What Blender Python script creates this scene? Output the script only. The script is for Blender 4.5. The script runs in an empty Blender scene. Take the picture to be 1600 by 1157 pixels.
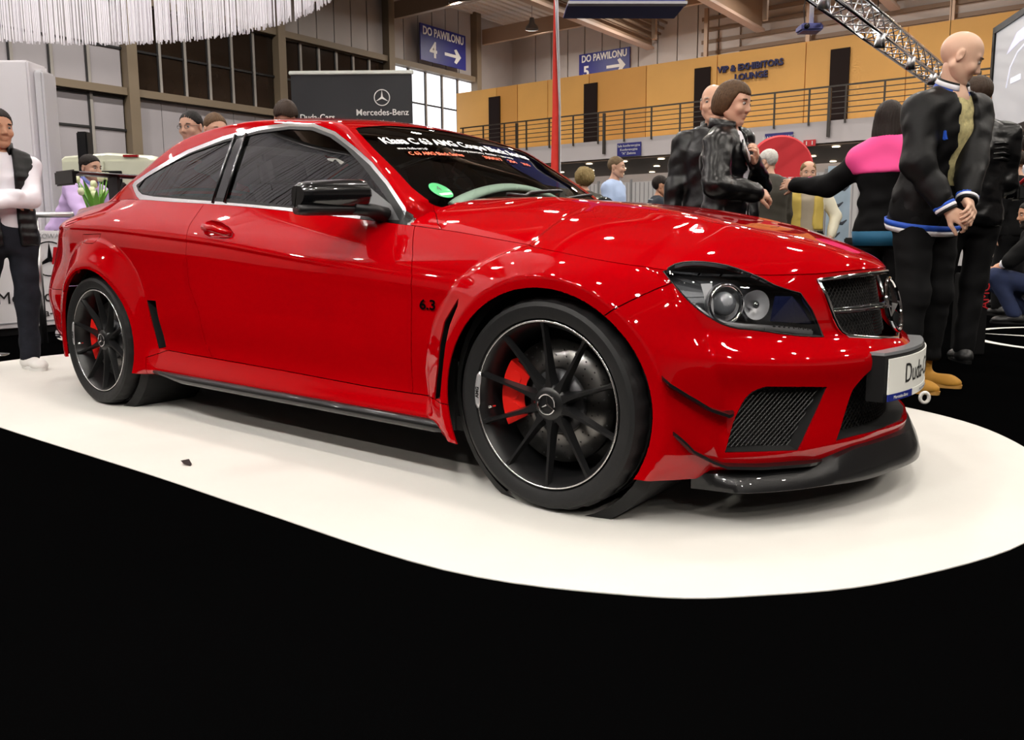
import bpy, bmesh, math, random
import numpy as np
from mathutils import Vector, Matrix, noise
random.seed(7)
S = bpy.context.scene
COL = S.collection
PI = math.pi

# ---------------------------------------------------------------- camera
CAM_P = Vector((2.752, -2.861, 0.845))
YAW, PITCH, ROLL, FPX = 0.64762, 0.12954, -0.0057, 1250.0
_f = Vector((-math.sin(YAW)*math.cos(PITCH), math.cos(YAW)*math.cos(PITCH), -math.sin(PITCH)))
_r = _f.cross(Vector((0, 0, 1))).normalized(); _u = _r.cross(_f)
_r2 = _r*math.cos(ROLL)+_u*math.sin(ROLL); _u2 = -_r*math.sin(ROLL)+_u*math.cos(ROLL)
cd = bpy.data.cameras.new('camera'); cam = bpy.data.objects.new('camera', cd); COL.objects.link(cam)
M = Matrix((( _r2.x, _u2.x, -_f.x, CAM_P.x), (_r2.y, _u2.y, -_f.y, CAM_P.y), (_r2.z, _u2.z, -_f.z, CAM_P.z), (0, 0, 0, 1)))
cam.matrix_world = M
cd.sensor_fit = 'HORIZONTAL'; cd.sensor_width = 36.0
cd.lens = 36.0*FPX/1600.0
cd.shift_y = -(578.5-534.0)/1600.0
cd.clip_start = 0.05; cd.clip_end = 200
S.camera = cam

# ---------------------------------------------------------------- world and exposure
W = bpy.data.worlds.new('hall_air'); S.world = W; W.use_nodes = True
W.node_tree.nodes['Background'].inputs[0].default_value = (1.0, 0.96, 0.92, 1)
W.node_tree.nodes['Background'].inputs[1].default_value = 0.03
S.view_settings.view_transform = 'Standard'; S.view_settings.look = 'None'
S.view_settings.gamma = 1.0; S.view_settings.use_curve_mapping = False
S.view_settings.exposure = 0.0
S.cycles.use_denoising = True
S.cycles.max_bounces = 7; S.cycles.transparent_max_bounces = 12
S.cycles.caustics_reflective = False; S.cycles.caustics_refractive = False

# ---------------------------------------------------------------- large lights of the hall
def area(name, loc, size, power, col=(1, .95, .88), rot=(0, 0, 0), shape='DISK'):
    l = bpy.data.lights.new(name, 'AREA'); l.shape = shape; l.size = size
    if shape == 'RECTANGLE': l.size, l.size_y = size
    l.energy = power; l.color = col
    o = bpy.data.objects.new(name, l); o.location = loc; o.rotation_euler = rot; COL.objects.link(o); return o

HALL_LAMPS = [(x, y, 10.3) for x in (-19.5, -13.2, -7.8, -2.6, 2.6, 7.8, 13.0) for y in (-15.5, -10, -4.6, .8, 6.2, 11.6, 17.1, 22.9, 28.2)]
for p in HALL_LAMPS: area('hall_light', p, .40, 180 if abs(p[0]) < 9 and p[1] < 8 else 315, (1, .93, .84))
BOOTH_LAMPS = [(-.1, 4.2, 3.5, 9), (-.1, 6.6, 3.5, 9), (-.1, 9.0, 3.5, 9), (-4.2, -4.4, 4.3, 33), (-1.6, -4.4, 4.3, 33), (1.0, -4.4, 4.3, 33), (3.6, -4.4, 4.3, 33)]
for x, y, z, e in BOOTH_LAMPS:
    d = Vector((.4+.6*(x-.4), -.3, .2))-Vector((x, y, z)); o = area('booth_light', (x, y, z), .20, e, (1, .97, .92)); o.rotation_euler = d.to_track_quat('-Z', 'Y').to_euler(); o.data.spread = math.radians(120)

# ---------------------------------------------------------------- materials
MATS = {}
def mat(name, col, rough=.5, metal=0., coat=0., spec=.5, emit=None, es=1., bump=0., bscale=200., var=0., vscale=8., sheen=0., alpha=None, trans=0.):
    if name in MATS: return MATS[name]
    m = bpy.data.materials.new(name); m.use_nodes = True; nt = m.node_tree
    b = nt.nodes['Principled BSDF']; I = b.inputs
    I['Base Color'].default_value = (*col, 1); I['Roughness'].default_value = rough; I['Metallic'].default_value = metal
    I['Coat Weight'].default_value = coat; I['Coat Roughness'].default_value = .02; I['Specular IOR Level'].default_value = spec
    if sheen: I['Sheen Weight'].default_value = sheen
    if trans: I['Transmission Weight'].default_value = trans
    if emit: I['Emission Color'].default_value = (*emit, 1); I['Emission Strength'].default_value = es
    tc = nt.nodes.new('ShaderNodeTexCoord') if (bump or var) else None
    if var:
        n = nt.nodes.new('ShaderNodeTexNoise'); n.inputs['Scale'].default_value = vscale; n.inputs['Detail'].default_value = 4
        nt.links.new(tc.outputs['Object'], n.inputs['Vector'])
        mx = nt.nodes.new('ShaderNodeMix'); mx.data_type = 'RGBA'
        mx.inputs[6].default_value = (*[c*(1-var) for c in col], 1); mx.inputs[7].default_value = (*[min(1, c*(1+var)) for c in col], 1)
        nt.links.new(n.outputs['Fac'], mx.inputs[0]); nt.links.new(mx.outputs[2], I['Base Color'])
    if bump:
        n = nt.nodes.new('ShaderNodeTexNoise'); n.inputs['Scale'].default_value = bscale; n.inputs['Detail'].default_value = 3
        nt.links.new(tc.outputs['Object'], n.inputs['Vector'])
        bp = nt.nodes.new('ShaderNodeBump'); bp.inputs['Strength'].default_value = bump; bp.inputs['Distance'].default_value = .01
        nt.links.new(n.outputs['Fac'], bp.inputs['Height']); nt.links.new(bp.outputs[0], I['Normal'])
    MATS[name] = m; return m

def glass_mat(name, tint, refl_rough=.0, ior=1.5):
    if name in MATS: return MATS[name]
    m = bpy.data.materials.new(name); m.use_nodes = True; nt = m.node_tree; nt.nodes.clear()
    o = nt.nodes.new('ShaderNodeOutputMaterial'); mx = nt.nodes.new('ShaderNodeMixShader')
    t = nt.nodes.new('ShaderNodeBsdfTransparent'); t.inputs[0].default_value = (*tint, 1)
    g = nt.nodes.new('ShaderNodeBsdfGlossy'); g.inputs['Roughness'].default_value = refl_rough; g.inputs[0].default_value = (1, 1, 1, 1)
    fr = nt.nodes.new('ShaderNodeFresnel'); fr.inputs[0].default_value = ior
    nt.links.new(fr.outputs[0], mx.inputs[0]); nt.links.new(t.outputs[0], mx.inputs[1]); nt.links.new(g.outputs[0], mx.inputs[2])
    nt.links.new(mx.outputs[0], o.inputs[0]); MATS[name] = m; return m

# ---------------------------------------------------------------- object helpers
def link(o, parent=None):
    COL.objects.link(o)
    if parent is not None: o.parent = parent
    return o
def tag(o, label=None, cat=None, group=None, kind=None):
    if label: o['label'] = label
    if cat: o['category'] = cat
    if group: o['group'] = group
    if kind: o['kind'] = kind
    return o
def empty(name, loc=(0, 0, 0), rz=0., label=None, cat=None, group=None, kind=None):
    o = bpy.data.objects.new(name, None); o.location = loc; o.rotation_euler = (0, 0, rz); o.empty_display_size = .1
    COL.objects.link(o); return tag(o, label, cat, group, kind)
def mk(name, V, F, m, parent=None, smooth=True, loc=None, auto=None):
    me = bpy.data.meshes.new(name); me.from_pydata([tuple(v) for v in V], [], [tuple(f) for f in F]); me.validate(); me.update()
    for x in (m if isinstance(m, (list, tuple)) else [m]): me.materials.append(x)
    if smooth: me.polygons.foreach_set('use_smooth', [True]*len(me.polygons))
    if auto is not None: me.set_sharp_from_angle(angle=math.radians(auto))
    o = bpy.data.objects.new(name, me); link(o, parent)
    if loc is not None: o.location = loc
    return o
def bmk(name, bm, m, parent=None, smooth=False, auto=None, loc=None):
    me = bpy.data.meshes.new(name); bm.to_mesh(me); bm.free()
    for x in (m if isinstance(m, (list, tuple)) else [m]): me.materials.append(x)
    if smooth: me.polygons.foreach_set('use_smooth', [True]*len(me.polygons))
    if auto is not None: me.set_sharp_from_angle(angle=math.radians(auto))
    o = bpy.data.objects.new(name, me); link(o, parent)
    if loc is not None: o.location = loc
    return o
def bx(bm, c, s, R=None, bev=0.):
    """box: centre c, full size s, optional 3x3 rotation"""
    m = Matrix.Translation(Vector(c)) @ ((R.to_4x4() if R else Matrix()) @ Matrix.Diagonal((*s, 1)))
    g = bmesh.ops.create_cube(bm, size=1., matrix=m)
    if bev: bmesh.ops.bevel(bm, geom=list({e for v in g['verts'] for e in v.link_edges}), offset=bev, segments=2, affect='EDGES', clamp_overlap=True)
    return g
def boxo(name, c, s, m, parent=None, bev=0., R=None, base=None):
    bm = bmesh.new(); bx(bm, (0, 0, 0), s, R, bev)
    o = bmk(name, bm, m, parent, smooth=bool(bev), auto=35 if bev else None); o.location = c; return o
def cyl(bm, p0, p1, r0, r1=None, n=16, cap=True):
    p0, p1 = Vector(p0), Vector(p1); d = p1-p0; r1 = r0 if r1 is None else r1
    m = Matrix.Translation((p0+p1)/2) @ d.to_track_quat('Z', 'Y').to_matrix().to_4x4()
    return bmesh.ops.create_cone(bm, cap_ends=cap, segments=n, radius1=r0, radius2=r1, depth=d.length, matrix=m)
def sweep(pts, rad, n=10, closed=False, flat=None, up=None):
    """tube along a polyline; rad number or list; flat=(a,b) gives an elliptical section"""
    P = [Vector(p) for p in pts]; N = len(P); V = []; F = []
    T = []
    for i in range(N):
        a = P[(i-1) % N] if (closed or i > 0) else P[i]; b = P[(i+1) % N] if (closed or i < N-1) else P[i]
        T.append((b-a).normalized())
    nrm = None
    for i in range(N):
        if up is not None: nrm = (Vector(up)-T[i]*T[i].dot(Vector(up))).normalized()
        elif nrm is None:
            a = Vector((0, 0, 1)) if abs(T[i].z) < .9 else Vector((1, 0, 0)); nrm = (a-T[i]*T[i].dot(a)).normalized()
        else: nrm = (nrm-T[i]*T[i].dot(nrm)).normalized()
        bn = T[i].cross(nrm); r = rad[i] if isinstance(rad, (list, tuple)) else rad
        fa, fb = flat if flat else (1, 1)
        for k in range(n):
            a = 2*PI*k/n; V.append(P[i]+nrm*(math.cos(a)*r*fa)+bn*(math.sin(a)*r*fb))
    M_ = N if closed else N-1
    for i in range(M_):
        for k in range(n):
            F.append((i*n+k, i*n+(k+1) % n, ((i+1) % N)*n+(k+1) % n, ((i+1) % N)*n+k))
    if not closed: F.append(tuple(range(n-1, -1, -1))); F.append(tuple((N-1)*n+k for k in range(n)))
    return V, F
def lathe(prof, n=48, axis='y', a0=0., a1=2*PI):
    """prof list of (r, h); revolve about axis"""
    full = abs(a1-a0-2*PI) < 1e-6; V = []; F = []; c = n if full else n+1
    for i in range(c):
        a = a0+(a1-a0)*i/n; ca, sa = math.cos(a), math.sin(a)
        for r, h in prof:
            V.append((r*ca, h, r*sa) if axis == 'y' else (r*ca, r*sa, h))
    m = len(prof)
    for i in range(n):
        j = (i+1) % c
        for k in range(m-1):
            f = (i*m+k, i*m+k+1, j*m+k+1, j*m+k)
            F.append(f if axis == 'y' else f[::-1])
    return V, F
def join(*VF):
    V = []; F = []
    for v, f in VF:
        o = len(V); V += list(v); F += [tuple(i+o for i in q) for q in f]
    return V, F
def xf(VF, Mx): return [Mx @ Vector(v) for v in VF[0]], VF[1]
def text(name, s, size, m, parent, M4, ext=.001, align='CENTER', bold=0., sx=1., shear=0.):
    c = bpy.data.curves.new(name, 'FONT'); c.body = s; c.size = size; c.extrude = ext; c.align_x = align; c.align_y = 'CENTER'
    c.offset = bold; c.shear = shear; c.resolution_u = 3
    o = bpy.data.objects.new(name, c); COL.objects.link(o)
    dg = bpy.context.evaluated_depsgraph_get(); me = bpy.data.meshes.new_from_object(o.evaluated_get(dg))
    bpy.data.objects.remove(o); me.materials.clear(); me.materials.append(m)
    o = bpy.data.objects.new(name, me); link(o, parent); o.matrix_local = M4 @ Matrix.Diagonal((sx, 1, 1, 1)); return o
def frame(o, x, y):
    """matrix whose x axis is x and y axis is y (text plane)"""
    x = Vector(x).normalized(); z = x.cross(Vector(y)).normalized(); y = z.cross(x)
    return Matrix(((x.x, y.x, z.x, o[0]), (x.y, y.y, z.y, o[1]), (x.z, y.z, z.z, o[2]), (0, 0, 0, 1)))
def dup(o, parent=None):
    c = o.copy(); COL.objects.link(c)
    if parent is not None: c.parent = parent
    for ch in list(o.children): dup(ch, c)
    return c

# ---------------------------------------------------------------- splines
def nat(xs, ys):
    xs = np.asarray(xs, float); ys = np.asarray(ys, float); n = len(xs); h = np.diff(xs)
    A = np.zeros((n, n)); b = np.zeros(n); A[0, 0] = A[-1, -1] = 1
    for i in range(1, n-1):
        A[i, i-1] = h[i-1]; A[i, i] = 2*(h[i-1]+h[i]); A[i, i+1] = h[i]
        b[i] = 6*((ys[i+1]-ys[i])/h[i]-(ys[i]-ys[i-1])/h[i-1])
    m = np.linalg.solve(A, b)
    def f(x):
        x = np.asarray(x, float); i = np.clip(np.searchsorted(xs, x)-1, 0, n-2)
        d = x-xs[i]; hh = h[i]
        return ys[i]+d*((ys[i+1]-ys[i])/hh-hh*(2*m[i]+m[i+1])/6)+d*d*m[i]/2+d**3*(m[i+1]-m[i])/(6*hh)
    return f
def pch(xs, ys):
    xs = np.asarray(xs, float); ys = np.asarray(ys, float); h = np.diff(xs); d = np.diff(ys)/h; n = len(xs)
    m = np.zeros(n); m[0] = d[0]; m[-1] = d[-1]
    for i in range(1, n-1):
        if d[i-1]*d[i] > 0:
            w1 = 2*h[i]+h[i-1]; w2 = h[i]+2*h[i-1]; m[i] = (w1+w2)/(w1/d[i-1]+w2/d[i])
    def f(x):
        x = np.clip(np.asarray(x, float), xs[0], xs[-1]); i = np.clip(np.searchsorted(xs, x)-1, 0, n-2)
        t = (x-xs[i])/h[i]; t2 = t*t; t3 = t2*t
        return (2*t3-3*t2+1)*ys[i]+(t3-2*t2+t)*h[i]*m[i]+(-2*t3+3*t2)*ys[i+1]+(t3-t2)*h[i]*m[i+1]
    return f
def sstep(t): t = np.clip(t, 0, 1); return t*t*(3-2*t)
# ================================================================ the red coupe: body surface
# right half, w = distance from the centre plane (y = -w)
ST = [(2.225,0),(2.20,.15),(2.165,.28),(2.11,.42),(2.04,.55),(1.95,.66),(1.85,.745),(1.74,.80),(1.6,.845),(1.38,.875),(1.1,.885),(.85,.887),
      (.4,.888),(0,.888),(-.4,.888),(-.8,.886),(-1.1,.884),(-1.38,.88),(-1.65,.865),(-1.9,.835),(-2.1,.785),(-2.25,.70),(-2.35,.56),(-2.41,.38),(-2.435,.19),(-2.44,0)]
_e = [(x, -w) for x, w in ST[3:0:-1]]+ST+[(x, -w) for x, w in ST[-2:-5:-1]]
_si = np.arange(-3, len(ST)+3)
PX, PW = nat(_si, [a for a, b in _e]), nat(_si, [b for a, b in _e])
NU = 620
_s = np.linspace(0, len(ST)-1, 4000); _d = np.hypot(np.gradient(PX(_s)), np.gradient(PW(_s))); _c = np.cumsum(_d); _c -= _c[0]
SU = np.interp(np.linspace(0, _c[-1], NU), _c, _s)
LEV = [  # z by station, inward offset by station, hem to belt
 ({0:.135,4:.14,7:.15,9:.16,11:.175,13:.18,15:.19,17:.20,20:.24,25:.26}, {0:.05,3:.04,7:.03,9:.05,15:.05,17:.05,19:.08,20:.11,25:.10}),
 ({0:.19,7:.19,9:.215,11:.225,15:.22,17:.24,20:.30,25:.32}, {0:.012,7:.0,15:0,20:.01,25:.03}),
 ({0:.28,7:.28,9:.30,11:.30,13:.311,14:.318,15:.33,17:.36,20:.40,25:.42}, {0:0,7:0,9:.015,11:.022,15:.022,17:.01,20:-.015,25:0}),
 ({0:.39,7:.40,11:.44,15:.46,20:.5,25:.52}, {0:0,3:.003,5:.008,7:.008,8:.004,9:.005,15:.006,18:0,20:-.03,22:-.03,25:0}),
 ({0:.475,5:.485,7:.50,9:.55,11:.58,15:.60,20:.60,25:.62}, {0:0,3:-.003,5:-.008,6.5:-.010,8:0,18:0,20:-.02,22:-.02,25:0}),
 ({0:.53,5:.545,7:.575,9:.63,11:.65,13:.70,15:.75,18:.78,20:.76,25:.72}, {0:.055,3:.06,5:.04,7:.012,8:.004,9:0,18:0,20:.02,22:.02,25:0}),
 ({0:.60,3:.60,5:.60,7:.625,8:.64,9:.665,10:.678,11:.702,12:.745,13:.786,14:.828,15:.858,16:.88,17:.895,18:.905,19:.908,20:.90,22:.87,25:.85}, {0:.065,3:.075,5:.055,7:.02,9:0,18:0,19:.015,20:.05,22:.05,25:.03}),
 ({0:.67,3:.675,5:.68,7:.70,8:.715,9:.74,10:.77,11:.79,12:.83,13:.87,14:.91,15:.945,16:.965,17:.98,18:.98,19:.975,20:.96,22:.94,25:.93}, {0:.08,3:.095,5:.08,7:.035,9:.035,11:.04,14:.04,16:.05,17:.06,18:.075,20:.11,22:.09,25:.05}),
 ({0:.735,1:.733,2:.73,3:.725,4:.725,5:.73,6:.735,7:.745,8:.766,9:.80,10:.838,11:.872,12:.92,13:.957,14:.990,15:1.015,16:1.035,17:1.045,18:1.04,19:1.03,20:1.02,21:1.01,22:1.0,25:.99},
  {0:.09,2:.10,3:.115,4:.12,5:.11,6:.08,7:.05,8:.075,9:.10,10:.11,11:.112,12:.10,13:.098,14:.098,15:.10,16:.115,17:.15,18:.18,19:.19,20:.17,21:.14,22:.11,25:.06}),
]
_px, _pw = PX(SU), PW(SU)
_tx, _tw = np.gradient(PX(np.linspace(0, 25, 6001))), np.gradient(PW(np.linspace(0, 25, 6001)))
_tx, _tw = np.interp(SU, np.linspace(0, 25, 6001), _tx), np.interp(SU, np.linspace(0, 25, 6001), _tw)
_l = np.hypot(_tx, _tw); INX, INW = -_tw/_l, _tx/_l      # inward plan normal
LZ = np.array([pch(list(z), list(z.values()))(SU) for z, o in LEV]); LO = np.array([pch(list(o), list(o.values()))(SU) for z, o in LEV])
NV = 124
VT = np.linspace(0, 8, NV)
ZZ = np.array([nat(range(9), LZ[:, i])(VT) for i in range(NU)]).T
OO = np.array([nat(range(9), LO[:, i])(VT) for i in range(NU)]).T
X = _px[None]+INX[None]*OO; Wd = np.maximum(_pw[None]+INW[None]*OO, 0); Wd[:, 0] = 0; Wd[:, -1] = 0
_zc = LZ[6][None]; _fx = sstep((.75-X)/.8)*sstep((X+2.15)/.2)
Wd = Wd-np.where(ZZ < _zc, .009*np.exp(-np.maximum(_zc-ZZ, 0)/.045), 0)*_fx*sstep((_zc-ZZ)/.012)
AX_F, AX_R, AZ = 1.3825, -1.3825, .335
def flare(X, Z, W, ax, lip, r0, r1, az=AZ, pw=1.35):
    r = np.hypot(X-ax, Z-az); A = np.maximum(lip(X)-W, 0); t = np.clip((r-r0)/(r1-r0), 0, 1)
    return A*((1-t)**pw*.86+.14*sstep((r1+.004-r)/.014))
lipF = pch([.9, 1.0, 1.1, 1.38, 1.6, 1.72, 1.8, 1.95], [.925, .932, .936, .925, .905, .878, .855, .80])
lipR = pch([-1.95, -1.8, -1.65, -1.38, -1.2, -1.02, -.9], [.86, .90, .93, .945, .937, .905, .89])
Wd = Wd+flare(X, ZZ, Wd, AX_F, lipF, .392, .50, pw=1.12)+flare(X, ZZ, Wd, AX_R, lipR, .392, .515, pw=1.1)
SIDE_V = np.stack([X, -Wd, ZZ], -1).reshape(-1, 3)
SIDE_F = [(j*NU+i, (j+1)*NU+i, (j+1)*NU+i+1, j*NU+i+1) for j in range(NV-1) for i in range(NU-1)]
# belt / hood-edge line as functions of x
EX_, EW_, EZ_ = X[-1][::-1], Wd[-1][::-1], ZZ[-1][::-1]
def belt(x): return np.interp(x, EX_, EW_), np.interp(x, EX_, EZ_)
ZC = nat([-2.40,-2.3,-2.15,-2.0,-1.9,-1.75,-1.6,-1.3,-1.0,-.7,-.4,-.1,.1,.25,.4,.55,.72,.74], [1.0,1.035,1.045,1.055,1.075,1.12,1.175,1.29,1.375,1.418,1.424,1.398,1.362,1.305,1.215,1.12,1.006,.995])
ZH = nat([.5,.72,1.0,1.27,1.46,1.64,1.8,1.95,2.05,2.10,2.137], [1.008,1.006,.994,.967,.94,.905,.868,.823,.785,.76,.735])
def top_z(x, y):
    """roof, screens, deck and hood height at plan point"""
    wb, zb = belt(x)
    yy = np.clip(y/np.maximum(wb, 1e-4), 0, 1)
    zc = ZH(np.clip(x, .5, 2.137)); dome = .010*np.exp(-((y-.34)/.10)**2)*sstep((x-.75)/.3)*sstep((2.02-x)/.4)
    h = zb+(np.maximum(zc, zb)-zb)*(1-yy**3.0)+dome*(1-yy**6)
    xs = x+.015*(y/.6)**2*sstep((x+.15)/.5)            # screen bowed in plan
    g = ZC(np.clip(xs, -2.4, .74))-(.055-.03*sstep((x+.1)/.35)+.04*sstep((-.9-x)/.4))*(np.clip(y, 0, .8)/.6)**2
    deck = sstep((-1.75-x)/.35)
    g = g*(1-deck)+deck*(zb+(ZC(np.clip(x, -2.4, 0))-zb)*(1-yy**2.5))
    k = np.where(x > .70, 0, 1)
    return np.where(xs > .72, h, np.maximum(g, h*np.where(x > .3, 1, 0)))
def side_z(x, y):
    wb, zb = belt(x); d = np.maximum(wb-y, 0)
    k = 1.0
    t = (-.42+np.sqrt(.42**2+4*.17*d*k))/(2*.17)       # w = wb - .42 t - .17 t^2
    return zb+t
NX, NY = 470, 90
xs_ = np.concatenate([np.linspace(-2.378, -2.34, 12)[:-1], np.linspace(-2.34, 2.05, NX-60), np.linspace(2.05, 2.1345, 38)[1:]])
yn = np.linspace(0, 1, NY)
TOP = []
for x in xs_:
    wb, zb = [float(q) for q in belt(x)]
    y = np.linspace(0, wb, 700); X_ = np.full_like(y, x)
    a = top_z(X_, y); b = side_z(X_, y)
    if x < .86:
        ks = .02                                        # rounded cant rail
        h = np.clip(.5+.5*(b-a)/ks, 0, 1); z = b*(1-h)+a*h-ks*h*(1-h)
        z = z+(zb-z[-1])*np.exp(-((y-wb)/.02)**2)
    else: z = a
    l = np.concatenate([[0], np.cumsum(np.hypot(np.diff(y), np.diff(z)))]); l /= l[-1] if l[-1] > 0 else 1
    TOP.append(np.stack([np.full(NY, x), -np.interp(yn, l, y), np.interp(yn, l, z)], -1))
TOP = np.array(TOP)
NXT = len(TOP)
TOP_V = TOP.reshape(-1, 3)
TOP_F = [(i*NY+j, i*NY+j+1, (i+1)*NY+j+1, (i+1)*NY+j) for i in range(NXT-1) for j in range(NY-1)]
# ---------------------------------------------------------------- measured feature lines on the surface (metres)
DOOR_R = [(-0.5418,-0.8104,0.9725),(-0.5517,-0.8616,0.9014),(-0.5427,-0.8838,0.8536),(-0.5492,-0.8888,0.7619),(-0.5415,-0.8869,0.6448),(-0.4733,-0.8870,0.5169),(-0.4636,-0.8700,0.3847),(-0.4215,-0.8661,0.3179)]
SILL = [(-0.9468,-0.8858,0.2785),(-0.7904,-0.8648,0.3230),(-0.5843,-0.8657,0.3192),(-0.4215,-0.8661,0.3179),(0.0674,-0.8660,0.3106),(0.5930,-0.8662,0.2979),(0.8004,-0.8654,0.2984),(0.9332,-0.8876,0.2989),(1.0661,-0.9353,0.2962)]
DOOR_F = [(0.7535,-0.7910,0.8675),(0.8063,-0.8533,0.7838),(0.8319,-0.8858,0.7088),(0.8230,-0.8863,0.4991),(0.8057,-0.8690,0.3605),(0.8013,-0.8654,0.2985)]
CARB_T = [(-0.8746,-0.8849,0.2168),(-0.7203,-0.8864,0.2200),(-0.3570,-0.8881,0.2224),(0.0909,-0.8880,0.2276),(0.6131,-0.8877,0.2263),(0.9827,-0.9213,0.2351),(1.0156,-0.9328,0.2237)]
CARB_B = [(-0.8798,-0.8824,0.2097),(-0.6319,-0.8542,0.1916),(0.0310,-0.8438,0.1825),(0.5598,-0.8397,0.1781),(0.9808,-0.9136,0.2062),(1.0154,-0.9328,0.2150)]
VENT_R = [(-0.9075,-0.8855,0.5547),(-0.8324,-0.8860,0.5550),(-0.8076,-0.8636,0.3379),(-0.8667,-0.8645,0.3266)]
VENT_F = [(1.0614,-0.9058,0.6455),(1.0622,-0.9134,0.6232),(1.0329,-0.9222,0.5578),(1.0197,-0.9308,0.4948),(1.0052,-0.9323,0.4112),(0.9909,-0.9315,0.3153),(0.9332,-0.8876,0.2989),(0.9681,-0.9135,0.4050),(0.9790,-0.9107,0.4894),(0.9966,-0.9031,0.5665)]
BUMP = [(1.7369,-0.7596,0.7112),(1.6866,-0.8180,0.6789),(1.5885,-0.9065,0.6114),(1.5430,-0.9119,0.5871)]
HEAD = [(1.7104,-0.7600,0.7407),(1.7199,-0.7429,0.7513),(1.7276,-0.7218,0.7600),(1.7430,-0.6993,0.7651),(1.7617,-0.6770,0.7669),(1.7848,-0.6506,0.7656),(1.8105,-0.6236,0.7610),(1.8357,-0.5974,0.7541),(1.8620,-0.5744,0.7433),(1.8898,-0.5550,0.7302),(1.9170,-0.5336,0.7159),(1.9455,-0.5128,0.6969),(1.9735,-0.4786,0.6827),(2.0000,-0.4364,0.6704),(2.0145,-0.4250,0.6448),(2.0282,-0.4107,0.6194),(2.0417,-0.3935,0.5781),(2.0583,-0.3864,0.5383),(2.0360,-0.4321,0.5415),(2.0093,-0.4822,0.5480),(1.9759,-0.5391,0.5575),(1.9420,-0.5883,0.5680),(1.8956,-0.6468,0.5773),(1.8770,-0.6677,0.5836),(1.8591,-0.6863,0.5919),(1.8398,-0.7041,0.6049),(1.8204,-0.7201,0.6198),(1.7997,-0.7343,0.6399),(1.7782,-0.7466,0.6623),(1.7570,-0.7549,0.6879),(1.7369,-0.7596,0.7112)]
GRIL = [(2.0220,-0.3575,0.7049),(2.0844,-0.2116,0.7158),(2.1362,-0.0000,0.7246),(2.1458,-0.0000,0.6666),(2.1604,-0.0000,0.5866),(2.2018,-0.0000,0.5002),(2.1532,-0.1414,0.5221),(2.0980,-0.2843,0.5391),(2.0827,-0.3073,0.5530),(2.0742,-0.3205,0.5683),(2.0659,-0.3353,0.5939),(2.0571,-0.3425,0.6234),(2.0418,-0.3480,0.6641)]
OPEN = [(1.9794,-0.6305,0.4121),(2.0435,-0.5468,0.4062),(2.0946,-0.4538,0.3973),(2.0791,-0.4800,0.3385),(2.0645,-0.5098,0.2852),(2.0550,-0.5281,0.2486),(2.0455,-0.5428,0.2188),(1.9710,-0.6402,0.2244),(1.8923,-0.7163,0.2267),(1.8983,-0.7098,0.2593),(1.9102,-0.6967,0.3164),(1.9219,-0.6856,0.3476),(1.9332,-0.6754,0.3758),(1.9418,-0.6678,0.3897),(1.9507,-0.6596,0.3994),(1.9634,-0.6473,0.4074)]
CENT = [(2.1810,-0.2465,0.4406),(2.1705,-0.2782,0.4300),(2.1599,-0.3033,0.4147),(2.1411,-0.3435,0.3774),(2.1275,-0.3778,0.3050),(2.1141,-0.4111,0.2296),(2.1785,-0.2304,0.2314),(2.2217,-0.0000,0.2264)]
BCREASE = [(1.7454,-0.8640,0.5094),(1.8047,-0.8008,0.4931),(1.8679,-0.7349,0.4766),(1.9361,-0.6790,0.4646),(2.0185,-0.5887,0.4564)]
WS_E = [(0.2359,-0.5793,1.2826),(0.2731,-0.5942,1.2604),(0.3790,-0.6186,1.1916),(0.4960,-0.6383,1.1161),(0.6172,-0.6572,1.0305),(0.7001,-0.6513,0.9708),(0.7030,-0.6324,0.9638)]
WS_H = [(0.2230,-0.5534,1.2913),(0.2095,-0.3503,1.3134),(0.1958,-0.1272,1.3284),(0.3112,-0.0000,1.2706)]
HOODC = [(0.7032,-0.6309,0.9633),(0.7473,-0.6678,0.9281),(0.8268,-0.7457,0.8893),(0.8693,-0.7749,0.8697)]
HOODG = [(0.8716,-0.7757,0.8687),(1.0509,-0.7752,0.8451),(1.3429,-0.7983,0.8065),(1.4978,-0.8055,0.7846),(1.7104,-0.7600,0.7407)]
DLO = [(-1.3033,-0.7102,1.1162),(-1.2941,-0.7038,1.1335),(-1.1320,-0.7011,1.1822),(-0.8488,-0.6710,1.2646),(-0.5921,-0.6424,1.3120),(-0.3454,-0.6221,1.3364),(-0.1470,-0.6116,1.3371),(0.0191,-0.6139,1.3190),(0.1725,-0.6326,1.2708),(0.3237,-0.6635,1.1957),(0.4436,-0.6899,1.1287),(0.5615,-0.7201,1.0471),(0.6765,-0.7537,0.9518),(0.7405,-0.7774,0.8844),(0.4722,-0.7868,0.9131),(0.1287,-0.7897,0.9452),(-0.4402,-0.7899,0.9927),(-0.5153,-0.7894,0.9976),(-1.8088,-0.3597,1.0681),(-1.1405,-0.7618,1.0445),(-1.2280,-0.7395,1.0736)]
DLO_C = [(-1.2468,-0.7204,1.1115),(-1.2432,-0.7179,1.1184),(-1.0978,-0.7115,1.1652),(-0.8235,-0.6795,1.2474),(-0.5719,-0.6510,1.2946),(-0.3297,-0.6307,1.3193),(-0.1339,-0.6216,1.3202),(0.0246,-0.6229,1.3033),(0.1692,-0.6395,1.2581),(0.3165,-0.6692,1.1854),(0.4349,-0.6953,1.1196),(0.5510,-0.7248,1.0396),(0.6643,-0.7573,0.9460),(0.6975,-0.7633,0.8989),(0.4663,-0.7833,0.9221),(0.1246,-0.7845,0.9580),(-0.4428,-0.7845,1.0055),(-0.5194,-0.7839,1.0109),(-1.0607,-0.7656,1.0484),(-1.1314,-0.7562,1.0596),(-1.1963,-0.7400,1.0818)]
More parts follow.
